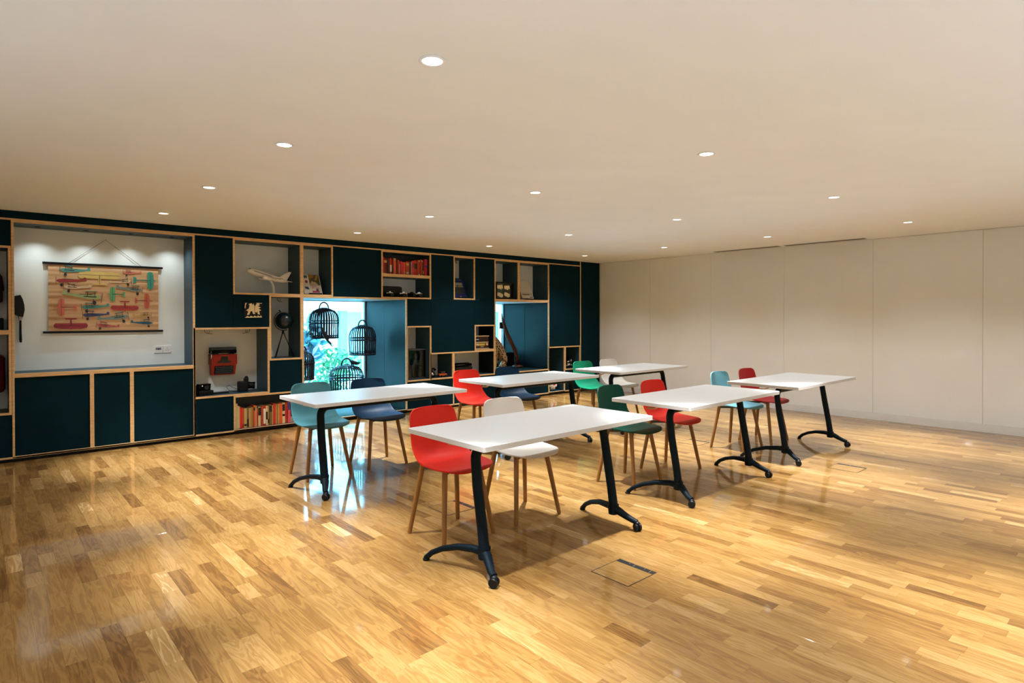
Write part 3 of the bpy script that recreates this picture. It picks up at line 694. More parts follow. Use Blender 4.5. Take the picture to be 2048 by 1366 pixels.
S().tube([(-0.165, -0.125, 0.30), (-0.178, -0.16, 0.25), (-0.185, -0.165, 0.20)], [0.006, 0.006, 0.004], 8, (1.6, 0.6)).build('return_lever', M_CHROME, t)
for s in (-1, 1): S().tube([(s*0.165, -0.105, 0.285), (s*0.188, -0.105, 0.285)], 0.018, 14).build('platen_knob', M_WHITE if s > 0 else M_BLACK, t)

# cameras in the typewriter niche
def box_camera(x, y, z, rz, label):
    c = thing('instant_camera', label, 'camera', (x, y, z), rz)
    MB().rbox(-0.085, 0.085, -0.075, 0.075, 0.0, 0.055, 0.008).build('base', M_BLACK, c)
    b = MB(); b.add([(-0.075, -0.02, 0.055), (0.075, -0.02, 0.055), (0.075, 0.07, 0.055), (-0.075, 0.07, 0.055), (-0.065, -0.05, 0.13), (0.065, -0.05, 0.13), (0.06, 0.03, 0.128), (-0.06, 0.03, 0.128)], [(0, 3, 2, 1), (4, 5, 6, 7), (0, 1, 5, 4), (1, 2, 6, 5), (2, 3, 7, 6), (3, 0, 4, 7)]); b.build('body', M_BLACK, c)
    S().lathe([(0.0, 0.0), (0.026, 0.0), (0.028, 0.02), (0.020, 0.022), (0.0, 0.016)], 18, Matrix.Translation((0.01, -0.045, 0.088)) @ Matrix.Rotation(math.radians(90), 4, 'X')).build('lens', col('lens_glass', 30, 34, 44, 0.12), c)
    S().tube([(-0.04, -0.055, 0.108), (-0.04, -0.062, 0.108)], 0.009, 10).build('sensor', M_CHROME, c)
box_camera(1.955, YS+0.17, 0.457+TI, 0.25, 'folding black instant camera at the left under the red typewriter')
c = thing('bellows_camera', 'tall black camera with strap, right under the red typewriter', 'camera', (2.42, YS+0.21, 0.457+TI), -0.35)
MB().rbox(-0.07, 0.05, -0.06, 0.05, 0.0, 0.125, 0.008).build('body', M_BLACK, c)
MB().rbox(0.0, 0.055, -0.05, 0.02, 0.12, 0.165, 0.006).build('viewfinder', M_BLACK, c)
S().tube([(0.02, 0, 0.16), (0.045, 0, 0.178)], [0.02, 0.016], 12).build('flash', M_BLACK, c)
S().tube([(0.05, -0.01, 0.075), (0.09, -0.012, 0.072), (0.125, -0.014, 0.07)], [0.045, 0.038, 0.045], 16).build('lens_barrel', M_BLACK, c)
S().lathe([(0.0, 0.0), (0.022, 0.0), (0.022, 0.004), (0.0, 0.006)], 16, Matrix.Translation((0.124, -0.014, 0.07)) @ Matrix.Rotation(math.radians(90), 4, 'Y')).build('glass', M_CHROME, c)
S().tube([(-0.07, 0, 0.03), (-0.12, 0.01, 0.05), (-0.17, 0.0, 0.085), (-0.19, -0.01, 0.06), (-0.16, -0.02, 0.02), (-0.10, -0.02, 0.006), (-0.06, -0.03, 0.006)], 0.0025, 6).build('strap', M_BLACK, c)
t = thing('flat_black_case', 'thin flat black case lying between the two black cameras', 'case', (2.16, YS+0.20, 0.457+TI), 0.1)
MB().rbox(-0.10, 0.08, -0.03, 0.03, 0, 0.014, 0.003).build('body', M_BLACK, t); MB().rbox(0.07, 0.09, -0.02, 0.02, 0.004, 0.012, 0.002).build('cap', M_CHROME, t)

# dangling cable loops ------------------------------------------------------
def loop(pts, label, y):
    o = S().tube([(a, y+0.004*k, c_) for k, (a, c_) in enumerate(pts)], 0.0028, 6).build('cable_loop', M_BLACK); tag(o, label, 'cable', 'loose cable ends under shelves')
def curl(x, z, s, lab, y=YS+0.2):
    loop([(x-0.03*s, z), (x-0.032*s, z-0.025), (x-0.01*s, z-0.05), (x+0.015*s, z-0.035), (x+0.01*s, z-0.012), (x-0.012*s, z-0.018), (x+0.005*s, z-0.05), (x+0.045*s, z-0.055)], lab, y)
curl(2.02, 1.265-TI, 1.2, 'black cable curl hanging at the top left of the typewriter niche')
curl(2.46, 1.265-TI, -1.0, 'black cable curl hanging at the top right of the typewriter niche')
curl(2.86, 1.655-TI, 1.0, 'black cable loop hanging above the dark globe')
curl(5.60, 0.849-TI, 1.0, 'black cable curl hanging above the dark typewriter behind the red chair')
curl(5.72, ZT-TI, 1.0, 'black cable hanging over the navy cover book', YS+0.3)
curl(4.79, 1.253-TI, 0.8, 'black cable end above the glass display case', YS+0.3)

# model airliner on a curved stand --------------------------------------------
AW = col('model_white', 244, 240, 230, 0.3, var=0.02); AB = M_BLACK
pl = thing('model_airliner', 'white model airliner climbing on a curved stand', 'model plane', (2.752, YS+0.19, 1.655+TI))
ang = math.radians(16)
T = Matrix.Translation((-0.04, 0, 0.215)) @ Matrix.Rotation(ang, 4, 'Y')   # nose to -x, up
def tp_(l): return [T @ Vector(q) for q in l]
b = S(); xs = [-0.262, -0.255, -0.238, -0.21, -0.16, 0.0, 0.10, 0.17, 0.225, 0.255, 0.262]; rs = [0.003, 0.019, 0.031, 0.039, 0.042, 0.042, 0.040, 0.033, 0.021, 0.010, 0.002]
zs = [-0.006, -0.005, -0.003, 0, 0, 0, 0.001, 0.005, 0.012, 0.015, 0.016]
b.tube(tp_([(x, 0, z) for x, z in zip(xs, zs)]), rs, 18); b.build('fuselage', AW, pl)
for s in (-1, 1):
    b = MB(); P_ = [(-0.03, s*0.02), (0.075, s*0.02), (0.135, s*0.17), (0.118, s*0.182), (0.10, s*0.175)]
    vs_ = tp_([(x, y, -0.012+abs(y)*0.09) for x, y in P_]+[(x, y, -0.006+abs(y)*0.09) for x, y in P_]); n = len(P_)
    b.add(vs_, [tuple(range(n)), tuple(range(2*n-1, n-1, -1))]+[(i, (i+1) % n, (i+1) % n+n, i+n) for i in range(n)]); b.build('wing', AB if s > 0 else AW, pl)
    b = S(); b.tube(tp_([(-0.09, s*0.09, -0.040), (-0.075, s*0.09, -0.040), (-0.02, s*0.09, -0.036), (0.02, s*0.09, -0.03)]), [0.022, 0.026, 0.024, 0.012], 14); b.build('engine', AW, pl)
    b = MB(); P_ = [(0.19, s*0.01), (0.24, s*0.01), (0.275, s*0.09), (0.255, s*0.09)]
    vs_ = tp_([(x, y, 0.012) for x, y in P_]+[(x, y, 0.016) for x, y in P_]); n = 4
    b.add(vs_, [tuple(range(n)), tuple(range(2*n-1, n-1, -1))]+[(i, (i+1) % n, (i+1) % n+n, i+n) for i in range(n)]); b.build('tailplane', AB if s > 0 else AW, pl)
b = MB(); b.prism([(0.125, 0.03), (0.235, 0.022), (0.265, 0.145), (0.236, 0.145)], -0.003, 0.003, T); b.build('tail_fin', AW, pl)
b = MB(); b.prism([(0.235, 0.022), (0.254, 0.022), (0.282, 0.145), (0.265, 0.145)], -0.0035, 0.0035, T); b.build('rudder', AB, pl)
b = MB(); b.box(-0.19, 0.14, -0.0425, -0.039, 0.006, 0.012, T); b.build('window_stripe', AB, pl)
b = MB(); b.box(-0.245, -0.226, -0.024, 0.024, 0.014, 0.024, T); b.build('cockpit_glass', AB, pl)
b = S(); b.tube([(-0.045, 0, 0.188), (-0.02, 0, 0.175), (0.01, 0, 0.135), (0.027, 0, 0.08), (0.03, 0, 0.02), (0.03, 0, 0.008)], [0.009, 0.011, 0.012, 0.013, 0.015, 0.02], 12, (1, 1.2)); b.build('stand_arm', AW, pl)
MB().rbox(-0.075, 0.045, -0.035, 0.035, 0.0, 0.012, 0.003).build('stand_base', AW, pl)

# dark globe on a tripod -------------------------------------------------------
g = thing('tripod_globe', 'dark glossy globe on a thin black tripod', 'globe', (2.90, YS+0.20, 0.853+TI))
S().ball((0.01, 0, 0.465), 0.108, 28, 18).build('sphere', col('globe_dark', 10, 28, 34, 0.3, var=0.6, nscale=14, coat=0.12), g)
S().tube([(0.01+0.124*math.cos(a), 0, 0.465+0.124*math.sin(a)) for a in [math.radians(110+10*k) for k in range(19)]], 0.005, 8).build('meridian_arm', M_BLACK, g)
S().tube([(-0.05, 0, 0.60), (-0.032, 0, 0.582), (-0.02, 0, 0.56)], [0.008, 0.006, 0.004], 8).build('pivot', M_BLACK, g)
S().tube([(0, 0, 0.30), (0, 0, 0.345)], [0.016, 0.012], 12).build('hub', M_BLACK, g)
for k, (dx, dy) in enumerate(((-0.115, -0.03), (-0.045, 0.12), (0.125, -0.03))): S().tube([(dx*0.05, dy*0.05, 0.315), (dx, dy, 0.001)], [0.006, 0.0045], 8).build('leg', M_BLACK, g)

# black and cream emblem tile on the navy panel
e = thing('emblem_tile', 'square black tile with cream rampant beast shape on navy panel', 'plaque', (2.468, YS+0.004, 1.468))
MB().rbox(-0.108, 0.108, -0.012, -0.0002, -0.092, 0.095, 0.002).build('tile', M_BLACK, e)
CRM = col('emblem_cream', 222, 205, 160, 0.6)
def blob(pts): MB().prism(pts, -0.0135, -0.012).build('emblem_shape', CRM, e)
blob([(-0.075, -0.055), (-0.06, -0.015), (-0.085, 0.0), (-0.055, 0.02), (-0.045, 0.055), (-0.055, 0.075), (-0.02, 0.085), (-0.012, 0.06), (0.0, 0.082), (0.012, 0.05), (0.008, 0.0), (0.02, -0.045), (-0.005, -0.045), (-0.015, -0.01), (-0.035, -0.015), (-0.05, -0.055)])
blob([(0.012, -0.01), (0.018, 0.05), (0.035, 0.078), (0.06, 0.085), (0.075, 0.06), (0.05, 0.05), (0.085, 0.035), (0.06, 0.02), (0.09, 0.0), (0.065, -0.01), (0.075, -0.05), (0.05, -0.048), (0.045, -0.015), (0.03, -0.03)])
blob([(-0.1, -0.09), (0.1, -0.086), (0.085, -0.06), (0.075, -0.076), (0.05, -0.062), (0.04, -0.078), (0.01, -0.064), (0.0, -0.08), (-0.03, -0.066), (-0.045, -0.08), (-0.07, -0.068)])
blob([(-0.102, 0.03), (-0.095, 0.085), (-0.075, 0.09), (-0.088, 0.06), (-0.09, 0.02)]); blob([(0.03, 0.09), (0.1, 0.088), (0.095, 0.08), (0.04, 0.083)])

# ------------------------------------------------------------------ books
def book(x, w_, h_, d, z, yf, cm, label, group, patch=None, tilt=0.0):
    b = thing('book', label, 'book', (x+w_/2, yf, z), 0, group)
    m = MB(); t = min(0.0022, w_*0.12); hw = w_/2
    m.rbox(-hw, hw, 0.0, 0.006, 0, h_, 0.0015); m.box(-hw, -hw+t, 0.004, d, 0, h_); m.box(hw-t, hw, 0.004, d, 0, h_)
    m.build('cover', cm, b)
    MB().box(-hw+t, hw-t, 0.006, d-0.003, 0.003, h_-0.003).build('pages', M_PAGES, b)
    for (a0, a1, pm) in (patch or []):
        MB().box(-hw+0.0015, hw-0.0015, -0.0007, 0.0005, h_*a0, h_*a1).build('spine_label', pm, b)
def bc(name, *c): return col(name, *c, 0.5, var=0.05)
RB = {'red': bc('bk_red', 190, 36, 30), 'bright red': bc('bk_bright', 214, 44, 34), 'orange': bc('bk_orange', 224, 92, 44), 'dark red': bc('bk_dark', 112, 18, 18), 'brown': bc('bk_brown', 74, 36, 16), 'crimson': bc('bk_crim', 196, 40, 58), 'rust': bc('bk_rust', 172, 68, 32),
      'cream': bc('bk_cream', 222, 200, 150), 'tan': bc('bk_tan', 196, 160, 104), 'ochre': bc('bk_ochre', 178, 140, 72), 'vermilion': bc('bk_verm', 226, 84, 30), 'grey': bc('bk_grey', 150, 142, 138), 'pink': bc('bk_pink', 214, 74, 88), 'olive': bc('bk_olive', 120, 100, 52)}
LW = bc('lab_white', 228, 220, 205); LK = bc('lab_black', 24, 22, 22); LG = bc('lab_gold', 190, 150, 70); LB = bc('lab_blue', 40, 60, 130); LR = bc('lab_red', 180, 30, 30)
red_row = [('red', .018, .235, [(.1, .9, LG)]), ('crimson', .030, .236, [(.02, .06, LG)]), ('dark red', .042, .222, [(.7, .86, LG), (.03, .06, LG)]), ('brown', .036, .215, None), ('bright red', .030, .225, [(.15, .58, LW)]), ('dark red', .020, .228, [(.1, .4, LK)]), ('orange', .034, .228, [(.86, .98, LG)]),
           ('dark red', .024, .212, None), ('rust', .022, .206, [(.2, .7, LR)]), ('red', .012, .19, [(.1, .8, LW)]), ('crimson', .030, .188, None), ('bright red', .026, .182, [(.5, .6, LR)]), ('orange', .028, .18, [(.1, .3, LG)]), ('rust', .042, .19, [(.7, .9, LG), (.1, .2, LW)]), ('dark red', .028, .182, None),
           ('grey', .016, .196, None), ('bright red', .038, .21, [(.5, .9, LR)]), ('red', .042, .222, [(.42, .78, LK)]), ('rust', .024, .22, None), ('cream', .020, .228, [(.1, .9, RB['red'])]), ('rust', .022, .236, None), ('tan', .018, .226, [(.05, .9, RB['dark red'])]), ('brown', .020, .242, [(.1, .3, LG)]), ('crimson', .046, .246, [(.52, .62, LB)])]
x = 4.197+TI+0.004; tot = sum(q[1] for q in red_row); scl = (5.025-4.197-2*T_-0.010)/tot
for k, (c_, w_, h_, pt) in enumerate(red_row):
    book(x, w_*scl-0.0012, h_, 0.16+0.01*(k % 3), 1.974+TI, YS+0.055+0.004*((k*7) % 5), RB[c_], '%s book, %s from the left on the red bookshelf' % (c_, ORD[k]), 'red books on the upper shelf', pt); x += w_*scl
low_row = [('cream', .036, .30, None), ('cream', .026, .268, None), ('bright red', .034, .25, None), ('orange', .016, .242, [(.05, .2, LR)]), ('tan', .036, .235, [(.1, .2, LK)]), ('olive', .026, .232, [(.05, .45, LK)]), ('tan', .022, .232, None), ('ochre', .034, .24, None), ('orange', .022, .262, [(.75, .9, LK)]), ('tan', .020, .255, None),
           ('rust', .020, .22, [(.2, .8, LR)]), ('cream', .036, .238, [(.55, .95, LK)]), ('rust', .026, .246, None), ('red', .034, .246, [(.1, .85, LW)]), ('cream', .026, .24, [(.3, .7, LK)]), ('ochre', .020, .245, [(.1, .3, LK)]), ('olive', .034, .25, [(.65, .95, LK)]), ('tan', .014, .24, None), ('bright red', .036, .26, None), ('tan', .020, .25, None), ('ochre', .026, .25, [(.2, .8, LG)]),
           ('orange', .040, .255, None), ('cream', .038, .26, [(.6, .92, LK), (.35, .45, LK)]), ('rust', .034, .256, [(.2, .8, LR)]), ('pink', .036, .262, [(.62, .98, LB)]), ('grey', .038, .266, [(.3, .9, LK)]), ('vermilion', .042, .27, None), ('cream', .036, .268, [(.3, .7, LR)])]
x = 2.24+TI+0.004; scl = (3.066-2.24-2*T_-0.010)/sum(q[1] for q in low_row)
for k, (c_, w_, h_, pt) in enumerate(low_row):
    book(x, w_*scl-0.0012, h_, 0.125+0.008*(k % 3), ZB-0.018+TI, YS+0.045+0.004*((k*5) % 4), RB[c_], '%s book, %s from the left in the bottom shelf row' % (c_, ORD[k]), 'old paperbacks on the bottom shelf', pt); x += w_*scl

# leaning display books ------------------------------------------------------------
def leaning(name, label, x, yf, z, w_, h_, th, lean, cm, rz=0.0):
    b = thing(name, label, 'book', (x, yf, z), rz)
    T = Matrix.Translation((0, 0, 0.0075+th*math.sin(math.radians(lean)))) @ Matrix.Rotation(-math.radians(lean), 4, 'X')
    m = MB(); m.rbox(-w_/2, w_/2, 0, 0.003, 0, h_, 0.0008, T); m.box(-w_/2, w_/2, th-0.003, th, 0, h_, T); m.box(-w_/2, -w_/2+0.003, 0.003, th-0.003, 0, h_, T); m.build('cover', cm, b)
    MB().box(-w_/2+0.003, w_/2-0.003, 0.003, th-0.003, 0.003, h_-0.003, T).build('pages', M_PAGES, b)
    st = MB(); st.box(-w_*0.32, w_*0.40, -0.035, -0.028, 0.0, 0.022); st.box(-w_*0.32, w_*0.40, -0.035, 0.10, 0.0, 0.006); st.box(-w_*0.1, w_*0.1, 0.10, 0.106, 0.0, 0.16)
    so = st.build('book_stand', M_BLACK, b); return b, T
def decal(b, T, poly, m, name='cover_picture', d=-0.0006):
    MB().prism(poly, d, d+0.0005, T).build(name, m, b)
def rect(x0, x1, z0, z1): return [(x0, z0), (x1, z0), (x1, z1), (x0, z1)]
def Tt_text(T, x, z, d=-0.0012): return T @ Matrix.Translation((x, d, z)) @ Matrix.Rotation(math.radians(90), 4, 'X')
bk, T = leaning('display_book', 'white prospectus leaning on a stand, red title and photo collage', 3.275, YS+0.125, 1.655+TI, 0.25, 0.275, 0.012, 22, bc('cover_white', 226, 220, 206), 0.05)
decal(bk, T, rect(-0.03, 0.115, 0.125, 0.275), bc('photo_olive', 92, 84, 52)); decal(bk, T, [(0.05, 0.2), (0.07, 0.19), (0.105, 0.27), (0.085, 0.272)], bc('photo_amber', 190, 130, 40), d=-0.0011)
decal(bk, T, [(-0.028, 0.13), (0.09, 0.13), (0.06, 0.165), (0.0, 0.18)], bc('photo_pale', 205, 190, 140), d=-0.0011); decal(bk, T, rect(0.085, 0.112, 0.128, 0.185), bc('photo_green', 40, 80, 64), d=-0.0014)
decal(bk, T, [(-0.025, 0.21), (0.03, 0.24), (0.05, 0.272), (-0.02, 0.272)], bc('photo_amber2', 170, 120, 48), d=-0.0011)
decal(bk, T, rect(-0.102, -0.05, 0.225, 0.262), bc('photo_blue', 36, 96, 140)); decal(bk, T, [(-0.07+0.018*math.cos(a*0.524), 0.172+0.022*math.sin(a*0.524)) for a in range(12)], bc('photo_maroon', 110, 24, 22))
decal(bk, T, [(-0.105, 0.1), (-0.06, 0.1), (-0.045, 0.06), (-0.075, 0.065), (-0.1, 0.07)], bc('photo_navy', 36, 70, 120)); decal(bk, T, rect(-0.01, 0.09, 0.018, 0.045), bc('photo_rose', 190, 60, 90)); decal(bk, T, rect(0.045, 0.08, 0.04, 0.07), bc('photo_slate', 70, 84, 110), d=-0.0011)
text_mesh('Learn', 0.034, 'title_lettering', LR, bk, Tt_text(T, 0.015, 0.100)); text_mesh('for Life', 0.034, 'title_lettering', LR, bk, Tt_text(T, 0.04, 0.073))
bk, T = leaning('display_book', 'navy blue city book with a bridge photo on its cover', 5.65, YS+0.11, 1.652+TI, 0.27, 0.325, 0.03, 20, bc('cover_navy', 14, 34, 96), 0.0)
text_mesh('NEW YORK', 0.030, 'title_lettering', bc('title_blue_grey', 120, 140, 165), bk, Tt_text(T, 0.0, 0.285))
decal(bk, T, rect(-0.10, 0.09, 0.20, 0.25), bc('photo_dusk', 150, 158, 138)); decal(bk, T, rect(-0.10, 0.10, 0.175, 0.192), bc('photo_band', 160, 158, 130)); decal(bk, T, rect(-0.10, 0.10, 0.06, 0.17), bc('photo_city', 40, 52, 52)); decal(bk, T, rect(-0.022, -0.008, 0.165, 0.21), LK, d=-0.0011); decal(bk, T, rect(0.0, 0.02, 0.008, 0.016), LW)
bk, T = leaning('display_book', 'thick white book propped on a stand, dark letters at its foot', 7.10, YS+0.10, 1.655+TI, 0.27, 0.335, 0.045, 26, bc('cover_ivory', 214, 206, 186), 0.0)
for k in range(6): decal(bk, T, rect(-0.105+k*0.029, -0.105+k*0.029+0.021, 0.062, 0.085), LK, 'cover_mark')
decal(bk, T, rect(0.05, 0.125, 0.018, 0.034), LK, 'cover_mark'); decal(bk, T, [(0.085, 0.06), (0.12, 0.05), (0.095, 0.10)], bc('mark_grey', 120, 120, 105), 'cover_mark'); decal(bk, T, rect(-0.12, 0.12, 0.100, 0.103), bc('mark_line', 150, 145, 130), 'cover_mark')

# picture box with torn paper scraps
p_ = thing('shadow_box', 'dark framed glass box holding four pale torn papers', 'picture frame', (6.525, YS+0.07, 1.655+TI))
m = MB(); W_, H_ = 0.20, 0.285
m.box(-W_, -W_+0.022, -0.03, 0.01, 0, H_); m.box(W_-0.022, W_, -0.03, 0.01, 0, H_); m.box(-W_+0.022, W_-0.022, -0.03, 0.01, 0, 0.022); m.box(-W_+0.022, W_-0.022, -0.03, 0.01, H_-0.022, H_); m.build('frame', M_BLACK, p_)
MB().box(-W_+0.022, W_-0.022, 0.004, 0.008, 0.022, H_-0.022).build('pane', glass_material('smoked_glass', (0.55, 0.62, 0.6, 1)), p_)
for (x, z, q) in ((-0.10, 0.20, 0), (0.05, 0.195, 1), (-0.10, 0.07, 2), (0.05, 0.075, 3)):
    pts = [(x-0.055, z-0.025), (x-0.06, z+0.03), (x+0.055, z+0.035), (x+0.07, z-0.03), (x+0.045, z-0.01), (x+0.03, z-0.042), (x-0.01, z-0.03)] if q < 2 else [(x-0.06, z-0.01), (x-0.05, z+0.042), (x+0.0, z+0.036), (x+0.07, z+0.01), (x+0.065, z-0.03), (x+0.03, z-0.045), (x-0.02, z-0.025)]
    MB().prism(pts, -0.006, -0.004).build('torn_paper', bc('paper_cream', 222, 212, 176), p_)

# small cameras under the red books
def slr(x, y, label, rz=0.0, silver=True):
    c = thing('film_camera', label, 'camera', (x, y, 1.647+TI), rz, 'old cameras under the red books')
    MB().rbox(-0.062, 0.062, -0.018, 0.018, 0.0, 0.050, 0.006).build('body', M_BLACK, c)
    MB().rbox(-0.060, 0.060, -0.017, 0.017, 0.049, 0.068, 0.004).build('top_plate', M_CHROME if silver else M_BLACK, c)
    b = MB(); b.add([(-0.024, -0.02, 0.06), (0.024, -0.02, 0.06), (0.024, 0.015, 0.06), (-0.024, 0.015, 0.06), (-0.012, -0.018, 0.086), (0.012, -0.018, 0.086), (0.012, 0.012, 0.08), (-0.012, 0.012, 0.08)], [(0, 3, 2, 1), (4, 5, 6, 7), (0, 1, 5, 4), (1, 2, 6, 5), (2, 3, 7, 6), (3, 0, 4, 7)]); b.build('prism_hump', M_CHROME if silver else M_BLACK, c)
    S().tube([(0, -0.015, 0.032), (0, -0.05, 0.032), (0, -0.068, 0.032)], [0.029, 0.029, 0.026], 18).build('lens_barrel', M_BLACK, c)
    S().lathe([(0.018, 0.0), (0.026, 0.0), (0.026, 0.004), (0.018, 0.004), (0.018, 0.0)], 18, Matrix.Translation((0, -0.066, 0.032)) @ Matrix.Rotation(math.radians(90), 4, 'X')).build('lens_ring', col('ring_steel', 90, 96, 100, 0.2, metal=1.0), c)
    S().tube([(0.045, 0, 0.066), (0.045, 0, 0.076)], 0.010, 12).build('dial', M_CHROME, c)
slr(4.40, YS+0.14, 'silver topped cine camera, leftmost of the row under red books', 0.15)
slr(4.635, YS+0.15, 'silver and black film camera, second of the row under red books', -0.1)
slr(4.765, YS+0.13, 'all black film camera between two silver ones under red books', 0.25, False)
slr(4.905, YS+0.15, 'silver and black film camera, rightmost under red books', -0.05)
t = thing('camera_bag', 'soft black camera bag behind the small cameras', 'bag', (4.50, YS+0.29, 1.647+TI))
MB().rbox(-0.20, 0.165, -0.07, 0.07, 0.0, 0.165, 0.03).build('body', M_BLACK, t)
MB().rbox(-0.19, 0.155, -0.078, -0.068, 0.07, 0.155, 0.004).build('flap', col('bag_black', 16, 17, 20, 0.7), t)

# glass display case with a small figure
t = thing('display_case', 'small glass display case with a thin figure inside', 'display case', (4.845, YS+0.20, 0.447+TI))
W_ = 0.155; H_ = 0.44
MB().rbox(-W_, W_, -0.10, 0.10, 0, 0.02, 0.002).build('base', M_DGREY, t)
MB().rbox(-W_, W_, -0.10, 0.10, H_-0.015, H_, 0.002).build('lid', M_DGREY, t)
gg = glass_material('case_glass', (0.75, 0.82, 0.8, 1))
for (a, b_, c_, d_) in ((-W_, W_, -0.10, -0.097), (-W_, W_, 0.097, 0.10), (-W_, -W_+0.003, -0.097, 0.097), (W_-0.003, W_, -0.097, 0.097)): MB().box(a, b_, c_, d_, 0.02, H_-0.015).build('pane', gg, t)
for sx in (-1, 1):
    for sy in (-1, 1): MB().box(sx*(W_-0.003)-0.005, sx*(W_-0.003)+0.005, sy*0.096-0.005, sy*0.096+0.005, 0.02, H_-0.015).build('post', M_DGREY, t)
f_ = S(); f_.tube([(-0.03, 0, 0.02), (-0.028, 0, 0.12), (-0.02, 0.0, 0.18), (-0.015, 0, 0.24), (-0.01, 0, 0.30), (-0.01, 0, 0.325)], [0.01, 0.012, 0.026, 0.03, 0.034, 0.012], 12, (1, 0.7)); f_.ball((-0.008, 0, 0.35), 0.02, 12, 8); f_.tube([(-0.04, 0, 0.29), (-0.065, -0.01, 0.22), (-0.04, -0.02, 0.19)], [0.01, 0.008, 0.007], 8)
f_.build('figure', col('figure_dark', 46, 50, 46, 0.5), t)
MB().box(0.03, 0.12, -0.02, 0.03, 0.02, 0.26).build('inner_block', col('block_blue', 40, 58, 66, 0.4), t)

# dark camera and small orange toy tram
t = thing('black_telephone', 'black rounded rotary object at the left of the lower niche', 'telephone', (5.135, YS+0.20, 0.447+TI))
S().lathe([(0.085, 0.0), (0.088, 0.02), (0.075, 0.05), (0.05, 0.09), (0.04, 0.105), (0.0, 0.108)], 20).build('body', M_BLACK, t)
S().tube([(-0.09, 0, 0.10), (-0.075, 0, 0.125), (0.075, 0, 0.125), (0.09, 0, 0.10)], [0.022, 0.016, 0.016, 0.022], 12).build('handset', M_BLACK, t)
S().lathe([(0.0, 0.0), (0.035, 0.0), (0.037, 0.006), (0.0, 0.008)], 18, Matrix.Translation((0, -0.072, 0.058)) @ Matrix.Rotation(math.radians(60), 4, 'X')).build('dial', M_CHROME, t)
t = thing('orange_toy_car', 'small orange toy car with chrome details in the lower niche', 'toy car', (5.30, YS+0.11, 0.447+TI))
OR = col('toy_orange', 205, 88, 30, 0.3)
MB().rbox(-0.07, 0.07, -0.03, 0.03, 0.015, 0.05, 0.008).build('body', OR, t)
MB().rbox(-0.035, 0.04, -0.026, 0.026, 0.048, 0.085, 0.008).build('cabin', col('toy_glass', 60, 50, 46, 0.2), t)
MB().rbox(-0.074, -0.066, -0.032, 0.032, 0.015, 0.026, 0.002).build('bumper', M_CHROME, t); MB().rbox(0.066, 0.074, -0.032, 0.032, 0.015, 0.026, 0.002).build('bumper', M_CHROME, t)
for sx in (-0.042, 0.042):
    for sy in (-1, 1): S().lathe([(0.0, 0.0), (0.016, 0.0), (0.016, 0.008), (0.0, 0.009)], 14, Matrix.Translation((sx, sy*0.026, 0.016)) @ Matrix.Rotation(math.radians(90), 4, 'X')).build('wheel', M_BLACK, t)

# dark typewriter behind the far red chair
t = thing('dark_typewriter', 'black portable typewriter in the niche behind the far red chair', 'typewriter', (5.77, YS+0.20, 0.447+TI))
MB().rbox(-0.17, 0.17, -0.14, 0.10, 0.0, 0.06, 0.012).build('base', M_BLACK, t)
MB().rbox(-0.165, 0.165, -0.03, 0.10, 0.055, 0.12, 0.015).build('housing', col('type_grey', 34, 38, 40, 0.4), t)
S().tube([(-0.19, 0.05, 0.145), (0.19, 0.05, 0.145)], 0.024, 16).build('platen', M_BLACK, t)
MB().rbox(-0.175, 0.165, 0.06, 0.12, 0.15, 0.178, 0.006).build('paper_table', M_BLACK, t)
S().tube([(-0.13, 0.022, 0.15), (0.14, 0.022, 0.15)], 0.0035, 8).build('paper_bail', M_CHROME, t)
S().tube([(-0.185, 0.03, 0.15), (-0.19, -0.01, 0.12), (-0.19, -0.02, 0.07)], 0.006, 8).build('return_lever', M_CHROME, t)
for r in range(3):
    for c in range(10): S().lathe([(0.0085, 0.0), (0.0085, 0.006), (0.0, 0.007)], 8, Matrix.Translation((-0.125+c*0.027+r*0.005, -0.11+r*0.026, 0.06+r*0.006))).build('key', col('key_dark', 40, 44, 46, 0.3), t)

# wooden radio
t = thing('wooden_radio', 'small retro wooden radio with gold dial', 'radio', (6.045, YS+0.13, 0.849+TI))
RW = col('radio_wood', 66, 22, 12, 0.35, var=0.2, nscale=10, stretch=(1, 1, 6)); GO = col('radio_gold', 214, 184, 132, 0.3); 
MB().rbox(-0.145, 0.145, -0.06, 0.07, 0.008, 0.205, 0.008).build('cabinet', RW, t)
for z in (0.0, 0.198): MB().rbox(-0.15, 0.15, -0.066, 0.072, z, z+0.012, 0.003).build('gold_trim', GO, t)
MB().box(-0.13, 0.13, -0.0645, -0.0605, 0.118, 0.186).build('speaker_cloth', col('cloth_brown', 40, 20, 14, 0.9), t)
MB().rbox(-0.13, 0.13, -0.067, -0.060, 0.098, 0.112, 0.002).build('gold_band', GO, t)
MB().box(-0.085, 0.06, -0.0655, -0.0605, 0.052, 0.086).build('tuning_scale', col('scale_yellow', 196, 172, 70, 0.3), t)
for x in (-0.105, 0.10): S().tube([(x, -0.06, 0.069), (x, -0.078, 0.069)], [0.022, 0.019], 18).build('knob', GO, t)
MB().rbox(-0.03, 0.03, -0.067, -0.060, 0.028, 0.040, 0.002).build('push_button', M_CHROME, t)
MB().box(-0.12, -0.07, -0.0665, -0.0645, 0.15, 0.158, Matrix.Identity(4)).build('badge', M_WHITE, t)

